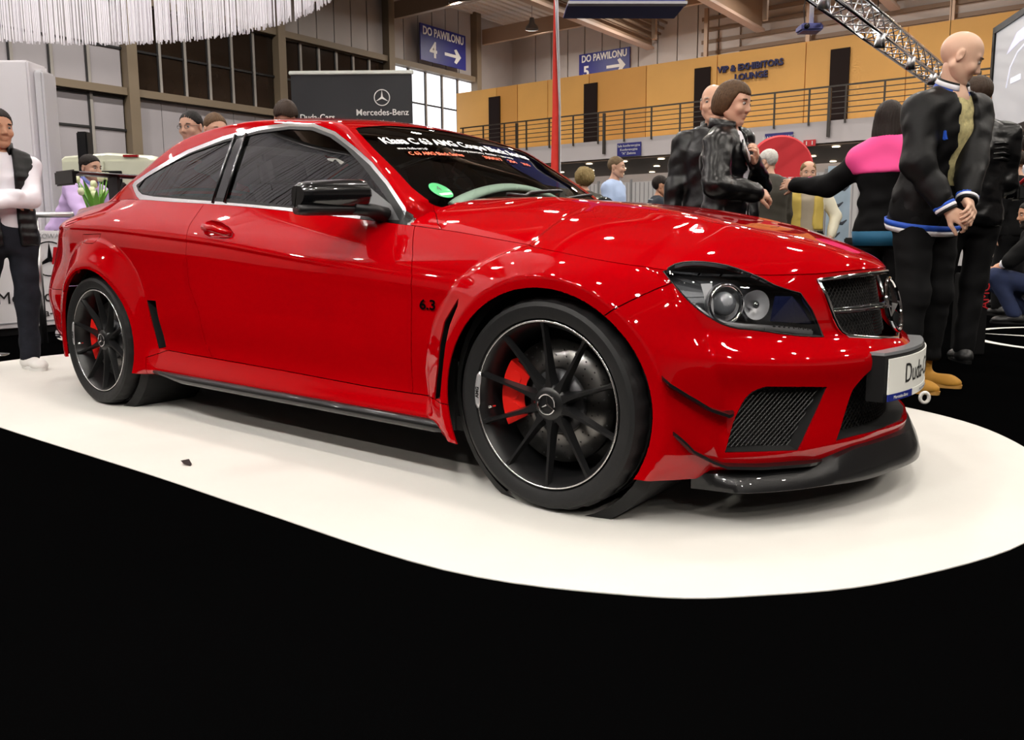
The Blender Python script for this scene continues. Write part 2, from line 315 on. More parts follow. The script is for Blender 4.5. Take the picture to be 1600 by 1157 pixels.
GLASS = [(-1.2128,-0.7291,1.1020),(-1.1782,-0.7152,1.1422),(-0.9880,-0.7013,1.1984),(-0.7946,-0.6801,1.2454),(-0.5657,-0.6572,1.2825),(-0.3255,-0.6380,1.3053),(-0.1267,-0.6287,1.3063),(0.0222,-0.6302,1.2900),(0.1496,-0.6440,1.2515),(0.2693,-0.6666,1.1955),(0.3965,-0.6978,1.1190),(0.5205,-0.7317,1.0300),(0.6114,-0.7570,0.9571),(0.6669,-0.7748,0.9050),(0.5929,-0.7796,0.9084),(0.4597,-0.7826,0.9249),(0.0586,-0.7816,0.9713),(-0.3104,-0.7784,1.0112),(-0.5032,-0.7778,1.0245),(-1.0415,-0.7625,1.0582),(-1.1389,-0.7511,1.0699)]
BP1 = [(-0.4839,-0.6405,1.3106),(-0.4799,-0.7815,1.0146)]
BP2 = [(-0.4089,-0.6351,1.3164),(-0.3871,-0.7827,1.0064)]
HANDLE = [(-0.4349,-0.8669,0.8834),(-0.4427,-0.8478,0.9140),(-0.4129,-0.8415,0.9205),(-0.3399,-0.8426,0.9125),(-0.2652,-0.8531,0.8898),(-0.2191,-0.8654,0.8653),(-0.2147,-0.8738,0.8494),(-0.2673,-0.8788,0.8443),(-0.3588,-0.8802,0.8500),(-0.4123,-0.8761,0.8639)]
FLAP = [(-1.5214,-0.8789,0.8679),(-1.5070,-0.8786,0.8318),(-1.4538,-0.8848,0.8238),(-1.3624,-0.8902,0.8222),(-1.3415,-0.8866,0.8350),(-1.3197,-0.8851,0.8698)]
CAN1 = [(1.7622,-0.8640,0.4516),(1.7770,-0.8513,0.4314),(1.8159,-0.8072,0.3942),(1.8504,-0.7620,0.3586),(1.8857,-0.7176,0.3384),(1.9068,-0.6994,0.3407)]
CAN2 = [(1.7892,-0.8444,0.2932),(1.8171,-0.8018,0.2422),(1.8481,-0.7575,0.2129),(1.8862,-0.7172,0.1892),(1.9603,-0.6430,0.1825),(2.0340,-0.5465,0.1800),(2.0881,-0.4353,0.1711)]
B63 = [(0.8633,-0.8863,0.6162),(0.9480,-0.8859,0.6158)]
STICK = [(0.6592,-0.5548,1.0141)]
BANN = [(0.3393,-0.5627,1.2230),(0.3436,-0.1386,1.2488),(0.5688,-0.0000,1.1071)]
MIRB = [(0.5370,-0.7736,0.9329)]
def V3(l): return [Vector(p) for p in l]
def basis(d):
    d = Vector(d).normalized(); up = Vector((0, 0, 1)) if abs(d.z) < .9 else Vector((1, 0, 0))
    a = d.cross(up).normalized(); return d, a, a.cross(d)
def inpoly(x, y, P):
    c = False; n = len(P); j = n-1
    for i in range(n):
        xi, yi = P[i]; xj, yj = P[j]
        if (yi > y) != (yj > y) and x < (xj-xi)*(y-yi)/(yj-yi)+xi: c = not c
        j = i
    return c
def cut(bm, lay, poly, d, pid, src, where=None):
    d, a, b = basis(d); poly = V3(poly); P2 = [(p.dot(a), p.dot(b)) for p in poly]
    x0, x1 = min(p[0] for p in P2), max(p[0] for p in P2); y0, y1 = min(p[1] for p in P2), max(p[1] for p in P2)
    def near(f):
        if f[lay] not in src: return False
        c = f.calc_center_median()
        if where and not where(c): return False
        return x0-.03 < c.dot(a) < x1+.03 and y0-.03 < c.dot(b) < y1+.03
    faces = {f for f in bm.faces if near(f)}
    n = len(poly)
    for i in range(n):
        p, q = poly[i], poly[(i+1) % n]; nn = d.cross(q-p)
        if nn.length < 1e-9: continue
        nn.normalize()
        (ax, ay), (bx_, by) = P2[i], P2[(i+1) % n]
        lx, hx = min(ax, bx_)-.004, max(ax, bx_)+.004; ly, hy = min(ay, by)-.004, max(ay, by)+.004
        sub = []
        for f in faces:
            us = [v.co.dot(a) for v in f.verts]
            if max(us) < lx or min(us) > hx: continue
            ws = [v.co.dot(b) for v in f.verts]
            if max(ws) < ly or min(ws) > hy: continue
            sub.append(f)
        if not sub: continue
        es = {e for f in sub for e in f.edges}; vs = {v for f in sub for v in f.verts}
        r = bmesh.ops.bisect_plane(bm, geom=list(vs)+list(es)+sub, dist=2e-5, plane_co=p, plane_no=nn)
        faces |= {g for g in r['geom'] if isinstance(g, bmesh.types.BMFace)}
        faces = {f for f in faces if f.is_valid}
    for f in faces:
        c = f.calc_center_median()
        if inpoly(c.dot(a), c.dot(b), P2): f[lay] = pid
def split(bm, lay):
    """pid -> (verts, faces)"""
    out = {}
    for f in bm.faces: out.setdefault(f[lay], []).append([v.index for v in f.verts])
    co = [v.co.copy() for v in bm.verts]; res = {}
    for k, fs in out.items():
        m = {}; V = []; F = []
        for f in fs:
            q = []
            for i in f:
                if i not in m: m[i] = len(V); V.append(co[i].copy())
                q.append(m[i])
            F.append(q)
        res[k] = (V, F)
    return res
def boundary(V, F, seam=True):
    cnt = {}
    for f in F:
        for i in range(len(f)):
            a, b = f[i], f[(i+1) % len(f)]; cnt[(a, b)] = f
    E = [(a, b, f) for (a, b), f in cnt.items() if (b, a) not in cnt]
    if seam: E = [(a, b, f) for a, b, f in E if not (abs(V[a].y) < 1e-5 and abs(V[b].y) < 1e-5)]
    return E
def fnormal(V, f):
    n = Vector((0, 0, 0))
    for i in range(len(f)):
        p, q = V[f[i]], V[f[(i+1) % len(f)]]
        n.x += (p.y-q.y)*(p.z+q.z); n.y += (p.z-q.z)*(p.x+q.x); n.z += (p.x-q.x)*(p.y+q.y)
    return n.normalized() if n.length > 0 else Vector((0, 0, 1))
def vnormals(V, F):
    N = [Vector((0, 0, 0)) for _ in V]
    for f in F:
        n = fnormal(V, f)
        for i in f: N[i] += n
    return [n.normalized() if n.length else Vector((0, 0, 1)) for n in N]
def panelise(V, F, gap=.0018, lip=.016):
    """open a joint round the panel and turn its edge inwards"""
    E = boundary(V, F); N = vnormals(V, F); mv = {}
    for a, b, f in E:
        n = fnormal(V, f); e = (V[b]-V[a]); t = n.cross(e)
        if t.length < 1e-9: continue
        t.normalize()
        for i in (a, b): mv.setdefault(i, []).append(t)
    V = [v.copy() for v in V]
    for i, ts in mv.items():
        t = sum(ts, Vector((0, 0, 0)))
        if t.length > 1e-6:
            t.normalize()
            if abs(V[i].y) < 1e-5: t.y = 0
            V[i] = V[i]+t*gap
    mp = {}
    if not lip: return V, F
    for a, b, f in E:
        for i in (a, b):
            if i not in mp: mp[i] = len(V); V.append(V[i]-N[i]*lip+(V[i]-V[i]))
    F = list(F)+[[b, a, mp[a], mp[b]] for a, b, f in E]
    return V, F
def mirror(VF): return [Vector((v.x, -v.y, v.z)) for v in VF[0]], [list(f)[::-1] for f in VF[1]]
def weld(VF):
    bm = bmesh.new(); vs = [bm.verts.new(v) for v in VF[0]]
    for f in VF[1]:
        try: bm.faces.new([vs[i] for i in f])
        except ValueError: pass
    bmesh.ops.remove_doubles(bm, verts=bm.verts, dist=.0004)
    bm.verts.index_update(); V = [v.co.copy() for v in bm.verts]; F = [[v.index for v in f.verts] for f in bm.faces]; bm.free(); return V, F
def recess(poly, d, depth, taper=1., bulge=0.):
    """walls and a floor behind an opening; d points inwards"""
    P = V3(poly); d = Vector(d).normalized(); n = len(P); c = sum(P, Vector())/n
    Q = [c+(p-c)*taper+d*depth for p in P]; V = P+Q+[c+d*(depth+bulge)]
    F = [(i, (i+1) % n, n+(i+1) % n, n+i) for i in range(n)]+[(n+i, n+(i+1) % n, 2*n) for i in range(n)]
    return V, F
def star_vf(R, th=.004, ring=.07):
    """three-pointed star in a ring, in the xz plane facing -y"""
    V, F = sweep([(R*math.cos(a), 0, R*math.sin(a)) for a in np.linspace(0, 2*PI, 37)[:-1]], R*ring, 8, closed=True)
    parts = [(V, F)]
    for k in range(3):
        a = PI/2+k*2*PI/3; u = Vector((math.cos(a), 0, math.sin(a))); w = Vector((-math.sin(a), 0, math.cos(a)))
        b = R*.135
        P = [u*R*.98, w*b, -w*b, u*b*.3+Vector((0, -th, 0)), u*b*.3+Vector((0, th, 0))]
        b1 = u*(-b*.58)
        parts.append(([P[0], u*b*.58+w*b, u*b*.58-w*b, Vector((0, -th, 0)), Vector((0, th, 0)), b1],
                      [(0, 3, 1), (0, 2, 3), (0, 1, 4), (0, 4, 2), (1, 3, 5), (2, 5, 3), (1, 5, 4), (2, 4, 5)]))
    return join(*parts)
# ================================================================ the red coupe
RED = mat('red_paint', (.36, .0, .002), .5, coat=1.0, spec=0.)
MATS['red_paint'].node_tree.nodes['Principled BSDF'].inputs['Coat Roughness'].default_value = .02
CARB = mat('carbon_gloss', (.006, .006, .0065), .30, spec=.3, coat=.35, bump=.12, bscale=400)
GBLK = mat('gloss_black', (.008, .008, .009), .08)
MBLK = mat('satin_black', (.006, .006, .0065), .45, spec=.3)
RUB = mat('rubber', (.016, .016, .017), .55, bump=.1, bscale=60)
DARK = mat('deep_black', (.004, .004, .004), .8)
CHR = mat('chrome', (.82, .82, .84), .06, metal=1.)
BRT = mat('bright_trim', (.85, .85, .85), .16, metal=1.)
GUN = mat('gunmetal', (.16, .16, .17), .22, metal=1.)
REFLM = mat('reflector', (.82, .82, .84), .38, metal=.55)
INTD = mat('interior_black', (.010, .010, .010), .7)
GL_S = glass_mat('glass_side', (.52, .54, .53)); GL_W = glass_mat('glass_screen', (.80, .90, .84)); GL_H = glass_mat('glass_lamp', (.93, .94, .95))
WHT = mat('white_print', (.9, .9, .9), .5)

bm = bmesh.new()
vs = [bm.verts.new(v) for v in SIDE_V]
for f in SIDE_F: bm.faces.new([vs[i] for i in f])
lay = bm.faces.layers.int.new('pid')
Yd = (0, 1, 0)
front = lambda c: c.x > 1.2
def circ(ax, r, n=56): return [(ax+r*math.cos(2*PI*i/n), -.9, AZ+r*math.sin(2*PI*i/n)) for i in range(n)]
side = lambda c: c.y < -.55
# lower body first
cut(bm, lay, [(-.95, -.9, .05)]+SILL+[(1.1, -.9, .05)], Yd, 4, {0}, side)
cut(bm, lay, [(p[0], p[1], p[2]) for p in DOOR_R]+SILL[4:7]+DOOR_F[::-1]+[(.70, -.8, 1.0), (-.54, -.8, 1.05)], Yd, 1, {0}, side)
cut(bm, lay, DOOR_F+[SILL[7], SILL[8], (1.4, -.9, .27)]+BUMP[::-1]+[(1.737, -.76, .80), (.66, -.8, 1.0)], Yd, 2, {0}, side)
for f in bm.faces:
    c = f.calc_center_median()
    if f[lay] == 0 and c.x > 1.2: f[lay] = 3
cut(bm, lay, [(-1.2, -.9, .58), (-2.6, -.9, .56), (-2.6, -.9, .05), (-1.2, -.9, .05)], Yd, 5, {0}, lambda c: c.x < -1.2)
cut(bm, lay, FLAP, Yd, 12, {0}, side)
for ax, r in ((AX_F, .357), (AX_R, .360)): cut(bm, lay, circ(ax, r), Yd, 13, {0, 1, 2, 3, 4, 5}, side)
cut(bm, lay, VENT_F, Yd, 7, {1, 2, 4}, side); cut(bm, lay, VENT_R, Yd, 6, {0, 4}, side)
cut(bm, lay, HANDLE, Yd, 14, {1}, side)
HD = (.78, -.62, .0)
HP = HEAD
cut(bm, lay, HP, HD, 8, {0, 2, 3}, front)
GRIL2 = [(2.0220,-.3575,.7049), (2.0844,-.2116,.7158), (2.1362,.02,.7246), (2.20,.02,.503), (2.1532,-.1414,.516), (2.0980,-.2843,.533), (2.0827,-.3073,.5480), (2.0742,-.3205,.565), (2.0659,-.3353,.592), (2.0571,-.3425,.6234), (2.0418,-.3480,.6641)]
cut(bm, lay, GRIL2, (1, 0, 0), 9, {3}, front)
cut(bm, lay, OPEN, (.78, -.62, 0), 10, {3}, front)
CENT2 = [(2.2245, .02, .446), (2.1810,-.2465,.4406)]+CENT[1:7]+[(2.22, .02, .228)]
cut(bm, lay, CENT2, (1, 0, 0), 11, {3}, front)
for f in [f for f in bm.faces if f[lay] in (13, 10, 11, 9, 6, 7, 14)]: bm.faces.remove(f)
bmesh.ops.remove_doubles(bm, verts=bm.verts, dist=.0006)
bm.verts.index_update()
PS = split(bm, lay); bm.free()

bm = bmesh.new()
vs = [bm.verts.new(v) for v in TOP_V]
for f in TOP_F: bm.faces.new([vs[i] for i in f])
bmesh.ops.remove_doubles(bm, verts=bm.verts, dist=.00005)
lay = bm.faces.layers.int.new('pid')
for f in bm.faces:
    if f.calc_center_median().x > .40: f[lay] = 22
Zd = (0, 0, 1)
# 22 -> roof shell; 20 hood; 21 screen
for f in bm.faces: f[lay] = 22
cut(bm, lay, [(.722, .05, 0), (.716, -.45, 0)]+HOODC+[(.90, -1.2, 0), (2.4, -1.2, 0), (2.4, .05, 0)], Zd, 20, {22})
cut(bm, lay, [(.725, .05, 0), (.724, -.45, 0)]+[(p[0], p[1]+.0, 0) for p in WS_E[::-1]]+[(.2230,-.5534,0), (.185,-.3503,0), (.170,-.1272,0), (.168, .05, 0)], Zd, 21, {22, 20})
cut(bm, lay, HP, HD, 31, {20}, lambda c: c.x > 1.65 and c.y < -.3)
cut(bm, lay, [(.455, .05, 0), (.445, -.3, 0), (.43, -.7, 0), (.1, -.7, 0), (.1, .05, 0)], Zd, 32, {21})
DL = [p for p in DLO[:13]]+[(.7235, -.775, .8885)]+[(.72, -.78, .84), (.4, -.79, .86), (0, -.79, .90), (-.45, -.79, .94), (-.80, -.785, .98), (-1.02, -.77, 1.006), (-1.13, -.762, 1.034), (-1.19, -.75, 1.055), (-1.25, -.735, 1.085)]
DC = DLO_C[:13]+[(.709,-.77,.890),(.703,-.77,.835),(.474,-.78,.835),(.473,-.7833,.9236),(.1246,-.7845,.9590),(-.4428,-.7845,1.0055),(-.70,-.78,1.024),(-1.0,-.7656,1.047),(-1.1314,-.7562,1.062),(-1.1963,-.7400,1.0838)]
def tops(c):
    wb, zb = belt(c.x); return c.y < -(wb-.45*max(c.z-zb, 0)-.035)
cut(bm, lay, DL, Yd, 23, {22}, tops); cut(bm, lay, DC, Yd, 24, {23}, tops)
cut(bm, lay, GLASS, Yd, 25, {24, 23}, tops)
bp = [(-.495,-.64,1.36), (-.475,-.7,.94), (-.387,-.7,.94), (-.411,-.64,1.36)]
cut(bm, lay, [(-2,-.7,1.5)]+bp[:2]+[(-2,-.7,.9)], Yd, 26, {25}, tops); cut(bm, lay, bp, Yd, 27, {25}, tops)
cut(bm, lay, [(.40,-.7,1.07), (.640,-.76,.945), (.70,-.76,.88), (.385,-.7,.88)], Yd, 30, {25}, tops)
cut(bm, lay, [(-1.77, .05, 0), (-1.78, -.45, 0), (-1.86, -.60, 0), (-2.20, -.58, 0), (-2.6, -.50, 0), (-2.6, .05, 0)], Zd, 28, {22})
cut(bm, lay, [(-1.05, .05, 0), (-1.03, -.40, 0), (-1.06, -.53, 0), (-1.62, -.57, 0), (-1.69, -.45, 0), (-1.71, .05, 0)], Zd, 29, {22})
bmesh.ops.remove_doubles(bm, verts=bm.verts, dist=.0011)
bm.verts.index_update()
PT = split(bm, lay); bm.free()

car = empty('sports_coupe', (0, 0, .004), 0, 'glossy red sports coupe with black wheels and wide arches on the white round carpet', 'car')
def inset(VF, d):
    N = vnormals(*VF); return [v-n*d for v, n in zip(VF[0], N)], VF[1]
def both(VF): return join(VF, mirror(VF))
def panel(name, VF, m, centre=False, gap=.0018, lip=.016, sharp=50, mirrored=True, parent=None, dark_in=False):
    V, F = panelise(*VF, gap=gap, lip=lip)
    outs = []
    if centre:
        outs.append(mk(name, *weld(both((V, F))), m, parent or car, auto=sharp))
    else:
        outs.append(mk(name, V, F, m, parent or car, auto=sharp))
        if mirrored: outs.append(mk(name, *mirror((V, F)), m, parent or car, auto=sharp))
    if dark_in:
        iv, if_ = inset(VF, .022)
        mk(name+'_lining', *weld(both((iv, [f[::-1] for f in if_]))), INTD, outs[0])
    return outs
panel('rear_quarter_panel', PS[0], RED); doors = panel('door', PS[1], RED); fend = panel('front_fender', PS[2], RED, lip=.005)
bumper = panel('front_bumper', PS[3], RED, centre=True)[0]
skirts = panel('side_skirt', PS[4], RED, lip=.006); rbump = panel('rear_bumper', PS[5], RED, centre=True)[0]; panel('fuel_flap', PS[12], RED)
hood = panel('hood', PT[20], RED, centre=True)[0]
panel('roof', PT[22], RED, centre=True, gap=.001, lip=0, dark_in=True)
panel('trunk_lid', PT[28], RED, centre=True)
panel('window_trim', PT[23], BRT, gap=0., lip=.006); panel('window_seal', PT[24], MBLK, gap=0., lip=.01)
panel('pillar_cover', PT[27], GBLK, gap=.001, lip=.008)
dglass = panel('door_window', inset(PT[25], .004), GL_S, gap=0, lip=0)
qglass = panel('quarter_window', inset(PT[26], .004), GL_S, gap=0, lip=0)
panel('mirror_sail', inset(PT[30], .002), mat('sail_grey', (.10, .10, .105), .35), gap=0, lip=.004)
screen = panel('windshield', inset(PT[21], .003), GL_W, centre=True, gap=0, lip=0)[0]
panel('rear_window', inset(PT[29], .003), GL_S, centre=True, gap=0, lip=0)
sband = panel('sunstrip', inset(PT[32], .003), glass_mat('glass_band', (.05, .055, .055)), centre=True, gap=0, lip=0)[0]
# trim rods between the side windows
for s in (1, -1):
    for x0, x1 in ((-.493, -.478), (-.411, -.388)):
        V, F = sweep([(x0, -.645*s, 1.312), ((x0+x1)/2-.002, -.716*s, 1.17), (x1, -.789*s, 1.0)], .006, 8); mk('pillar_strip', V, F, GUN, car)

# ---- recesses: vents, openings, handle bowl
for s in (1, -1):
    f = (lambda VF: VF) if s > 0 else mirror
    mk('rear_vent', *f(recess(VENT_R, (0, 1, 0), .05)), DARK, skirts[0 if s > 0 else 1], smooth=False)
    mk('fender_vent', *f(recess(VENT_F, (-.3, 1, 0), .05)), DARK, fend[0 if s > 0 else 1], smooth=False)
    # slats standing in the rear vent
    hb = recess(HANDLE, (0, 1, 0), .016, .72, .006)
    mk('handle_bowl', *f((hb[0], [q[::-1] if False else q for q in hb[1]])), RED, doors[0 if s > 0 else 1])
    hx = [(-.428, -.868, .890), (-.40, -.893, .893), (-.32, -.899, .885), (-.255, -.895, .872), (-.222, -.872, .861)]
    V, F = sweep([(x, y*s, z) for x, y, z in hx], [.010, .013, .014, .013, .010], 12, flat=(1.1, .6)); mk('door_handle', V, F, RED, doors[0 if s > 0 else 1])

# ---- wheel wells, floor pan and cabin tub
for ax in (AX_F, AX_R):
    for s in (1, -1):
        V, F = lathe([(.36, -.86), (.395, -.84), (.40, -.52), (.02, -.50)], 40)
        mk('wheel_well', [(a+ax, b*s, c+AZ) for a, b, c in V], F, DARK, car, smooth=False)
bm = bmesh.new()
bx(bm, (-.1, 0, .20), (3.9, 1.02, .05)); bx(bm, (0, 0, .20), (2.0, 1.60, .05)); bx(bm, (-2.05, 0, .35), (.3, 1.2, .4)); bx(bm, (.0, -.80, .30), (1.9, .02, .25)); bx(bm, (.0, .80, .30), (1.9, .02, .25))
bmk('floor_pan', bm, DARK, car)
bm = bmesh.new()
bx(bm, (.74, 0, .62), (.04, 1.5, .5)); bx(bm, (-1.50, 0, .62), (.04, 1.4, .5)); bx(bm, (-.35, -.765, .62), (2.1, .02, .46)); bx(bm, (-.35, .765, .62), (2.1, .02, .46)); bx(bm, (-.4, 0, .25), (2.3, 1.5, .03)); bx(bm, (-1.45, 0, .95), (.6, 1.3, .04))
bmk('cabin_lining', bm, INTD, car)

# ---- dashboard, wheel, seats
V = []; F = []
prof = [(.72, .80), (.70, .93), (.58, .965), (.44, .955), (.36, .90), (.34, .70)]
ys = np.linspace(-.72, .72, 25)
for y in ys:
    hump = .035*math.exp(-((y-.36)/.17)**2)
    for k, (x, z) in enumerate(prof): V.append((x-.06*(abs(y)/.72)**2*(k > 2), y, z+(hump if k in (2, 3, 4) else 0)-.03*(abs(y)/.72)**3))
n = len(prof)
F = [(i*n+k, (i+1)*n+k, (i+1)*n+k+1, i*n+k+1) for i in range(24) for k in range(n-1)]
mk('dashboard', V, F, INTD, car)
SEATM = mat('seat_leather', (.02, .02, .021), .5)
def seat(y, x=-.15):
    bm = bmesh.new()
    bx(bm, (x+.08, y, .42), (.52, .50, .16), bev=.05); 
    R = Matrix.Rotation(math.radians(-18), 3, 'Y')
    bx(bm, (x-.27, y, .78), (.13, .50, .66), R, .05); bx(bm, (x-.24, y-.23, .74), (.16, .07, .5), R, .03); bx(bm, (x-.24, y+.23, .74), (.16, .07, .5), R, .03)
    bx(bm, (x-.38, y, 1.15), (.10, .27, .19), R, .04)
    return bmk('seat', bm, SEATM, car, smooth=True, auto=40)
seat(-.36); seat(.36)
V, F = sweep([(.30+.06*math.sin(a)*.4, .36+.185*math.cos(a), .86+.175*math.sin(a)) for a in np.linspace(0, 2*PI, 33)[:-1]], .016, 10, closed=True)
stw = mk('steering_wheel', V, F, SEATM, car)
bm = bmesh.new(); bx(bm, (.33, .36, .85), (.05, .16, .12), bev=.03); cyl(bm, (.32, .20, .86), (.32, .52, .86), .018); cyl(bm, (.32, .36, .70), (.32, .36, .86), .018); cyl(bm, (.33, .36, .85), (.55, .36, .80), .04)
bmk('wheel_hub', bm, SEATM, stw)
# added pale arc inside the cabin, standing in for a reflection in the windshield
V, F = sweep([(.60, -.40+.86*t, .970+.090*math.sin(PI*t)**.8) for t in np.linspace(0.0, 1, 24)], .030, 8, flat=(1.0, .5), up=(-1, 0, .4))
mk('reflection_arc', V, F, mat('pale_green', (.88, .97, .90), .5), car)
# ---------------------------------------------------------------- front end of the coupe
BLUE = mat('plate_blue', (.01, .02, .20), .4); PLATEW = mat('plate_white', (.85, .85, .80), .4); INK = mat('black_ink', (.01, .01, .01), .5)
GREYT = mat('bracket_grey', (.25, .26, .27), .3, coat=.5)
lens_r = weld(join(PS[8], PT[31]))
hd_n = Vector((-.78, .62, 0)).normalized()
for s in (1, -1):
    f = (lambda VF: VF) if s > 0 else mirror
    V, F = panelise(*lens_r, gap=.001, lip=.012)
    hl = mk('headlight', *f((V, F)), GL_H, car, auto=40)
    tag(hl, 'clear headlight with chrome bowls inside')
    mk('lamp_housing', *f(recess([Vector(p)+hd_n*.004 for p in HEAD], hd_n, .075, .80)), mat('lamp_dark', (.10, .105, .115), .30, metal=.4), hl, smooth=False)
    c = Vector((1.864, -.66, .646))+hd_n*.035
    Rm = (-hd_n+Vector((.12, 0, .03))).to_track_quat('Z', 'Y').to_matrix().to_4x4()
    # main bowl: reflector dish, silver cheek, projector eye and hoop
    V, F = lathe([(.062, .02), (.060, .004), (.050, -.012), (.030, -.024), (.004, -.028)], 32, axis='z'); mk('reflector_bowl', *f(xf((V, F), Matrix.Translation(c) @ Rm)), REFLM, hl)
    V, F = lathe([(.036, .0), (.036, .016), (.030, .026), (.015, .033), (.001, .035)], 28, axis='z'); mk('projector_lens', *f(xf((V, F), Matrix.Translation(c-hd_n*.003) @ Rm)), mat('lens_glass', (.25, .26, .28), .03, coat=1.), hl)
    V, F = lathe([(.050, .024), (.056, .031), (.059, .022), (.052, .012)], 36, axis='z'); mk('lamp_ring', *f(xf((V, F), Matrix.Translation(c) @ Rm)), CHR, hl)
    cheek = [(1.806, -.700, .705), (1.832, -.680, .706), (1.838, -.684, .660), (1.846, -.690, .604), (1.824, -.700, .648)]
    V, F = recess([Vector(p)+hd_n*.018 for p in cheek], hd_n, .02, .9); V2 = [Vector(p)+hd_n*.016 for p in cheek]
    mk('silver_cheek', *f((V2, [tuple(range(5))])), REFLM, hl, smooth=False)
    c2 = Vector((1.928, -.579, .640))+hd_n*.035
    V, F = lathe([(.044, .018), (.040, .0), (.024, -.016), (.003, -.020)], 28, axis='z'); mk('reflector_bowl', *f(xf((V, F), Matrix.Translation(c2) @ Rm)), REFLM, hl)
    V, F = lathe([(.014, -.01), (.014, .012), (.008, .02), (.001, .022)], 16, axis='z'); mk('bulb', *f(xf((V, F), Matrix.Translation(c2) @ Rm)), CHR, hl)
    # smoked inner blank and the light strip below
    blank = [(1.960, -.525, .665), (1.990, -.462, .662), (2.010, -.425, .628), (2.034, -.405, .578), (1.985, -.50, .585), (1.955, -.545, .592)]
    mk('smoked_blank', *f(([Vector(p)+hd_n*.012 for p in blank], [tuple(range(6))])), mat('blank_blue', (.015, .02, .07), .15, coat=1.), hl, smooth=False)
    stp = [Vector(p)+hd_n*.014 for p in [(1.79, -.728, .647), (1.815, -.712, .624), (1.841, -.694, .602), (1.870, -.665, .588), (1.91, -.622, .580), (1.968, -.545, .571), (2.010, -.475, .560), (2.040, -.415, .551)]]
    V, F = sweep(stp, .007, 8, up=(0, 0, 1), flat=(1.3, .5)); mk('light_strip', *f((V, F)), REFLM, hl)
    bm = bmesh.new()
    for k in range(9):
        p = Vector((1.968, -.545, .580)).lerp(Vector((2.037, -.413, .560)), k/8)+hd_n*.010
        bx(bm, p, (.007, .007, .006))
    V = [v.co.copy() for v in bm.verts]; F = [[v.index for v in q.verts] for q in bm.faces]; bm.free()
    mk('lamp_diode', *f((V, F)), CHR, hl, smooth=False)
    V, F = sweep([Vector(p)+hd_n*.003 for p in HEAD], .0035, 6, closed=True); mk('lamp_seal', *f((V, F)), MBLK, hl)

# ---- grille: frame, net, bar and star
gro = [(p[0], min(p[1], 0), p[2]) for p in GRIL2]
half = [GRIL2[1], GRIL2[0], GRIL2[10], GRIL2[9], GRIL2[8], GRIL2[7], GRIL2[6], GRIL2[5], GRIL2[4]]
loop = [Vector((2.138, 0, .722))]+V3(half)+[Vector((2.180, 0, .503))]+[Vector((p[0], -p[1], p[2])) for p in half[::-1]]
V, F = sweep([p+Vector((.004, 0, 0)) for p in loop], .0075, 8, closed=True); grille = mk('grille', V, F, CHR, car); tag(grille, 'chrome framed radiator grille with a three-pointed star')
def gx(y, z): return 2.150+(.62-z)*.20-.75*y*y
bm = bmesh.new()
NETM = mat('net_black', (.006, .006, .006), .35)
bz = [(-.35, .02), (.35, .02)]
def inloop(y, z): return inpoly(abs(y), z, [(0, .722), (.21, .716), (.352, .705), (.343, .664), (.338, .623), (.33, .592), (.316, .565), (.30, .548), (.278, .533), (.14, .516), (0, .505)])
st_ = .018
for i in range(-45, 46):
    for sg in (1, -1):
        p = None
        for k in range(-30, 60):
            y = i*st_+sg*(k*.009)*.9; z = .50+k*.009
            if inloop(y, z) and z < .73:
                q = Vector((gx(y, z)-.045, y, z))
                if p is not None: cyl(bm, p, q, .0016, n=3, cap=False)
                p = q
            else: p = None
o = bmk('grille_net', bm, NETM, grille); tag(o, kind='stuff')
V = []; F = []
for y in np.linspace(-.36, .36, 13):
    V += [(gx(y, .50)-.075, y, .49), (gx(y, .73)-.075, y, .735)]
F = [(2*i, 2*i+1, 2*i+3, 2*i+2) for i in range(12)]; mk('radiator', V, F, DARK, grille)
V, F = sweep([(gx(y, .61)-.012, y, .612) for y in np.linspace(-.335, .335, 21)], .009, 8, up=(0, 0, 1), flat=(1.3, .8)); mk('grille_bar', V, F, GBLK, grille)
V, F = sweep([(gx(y, .61)-.002, y, .612) for y in np.linspace(-.335, .335, 21)], .0025, 6); mk('bar_strip', V, F, CHR, grille)
V, F = star_vf(.088, .014, .075); R = Matrix.Rotation(math.radians(90), 4, 'Z') @ Matrix.Rotation(math.radians(13), 4, 'X')
mk('star_emblem', *xf((V, F), Matrix.Translation((2.168, 0, .615)) @ Matrix.Rotation(math.radians(-13), 4, 'Y') @ Matrix.Rotation(math.radians(90), 4, 'Z')), CHR, grille, auto=30)
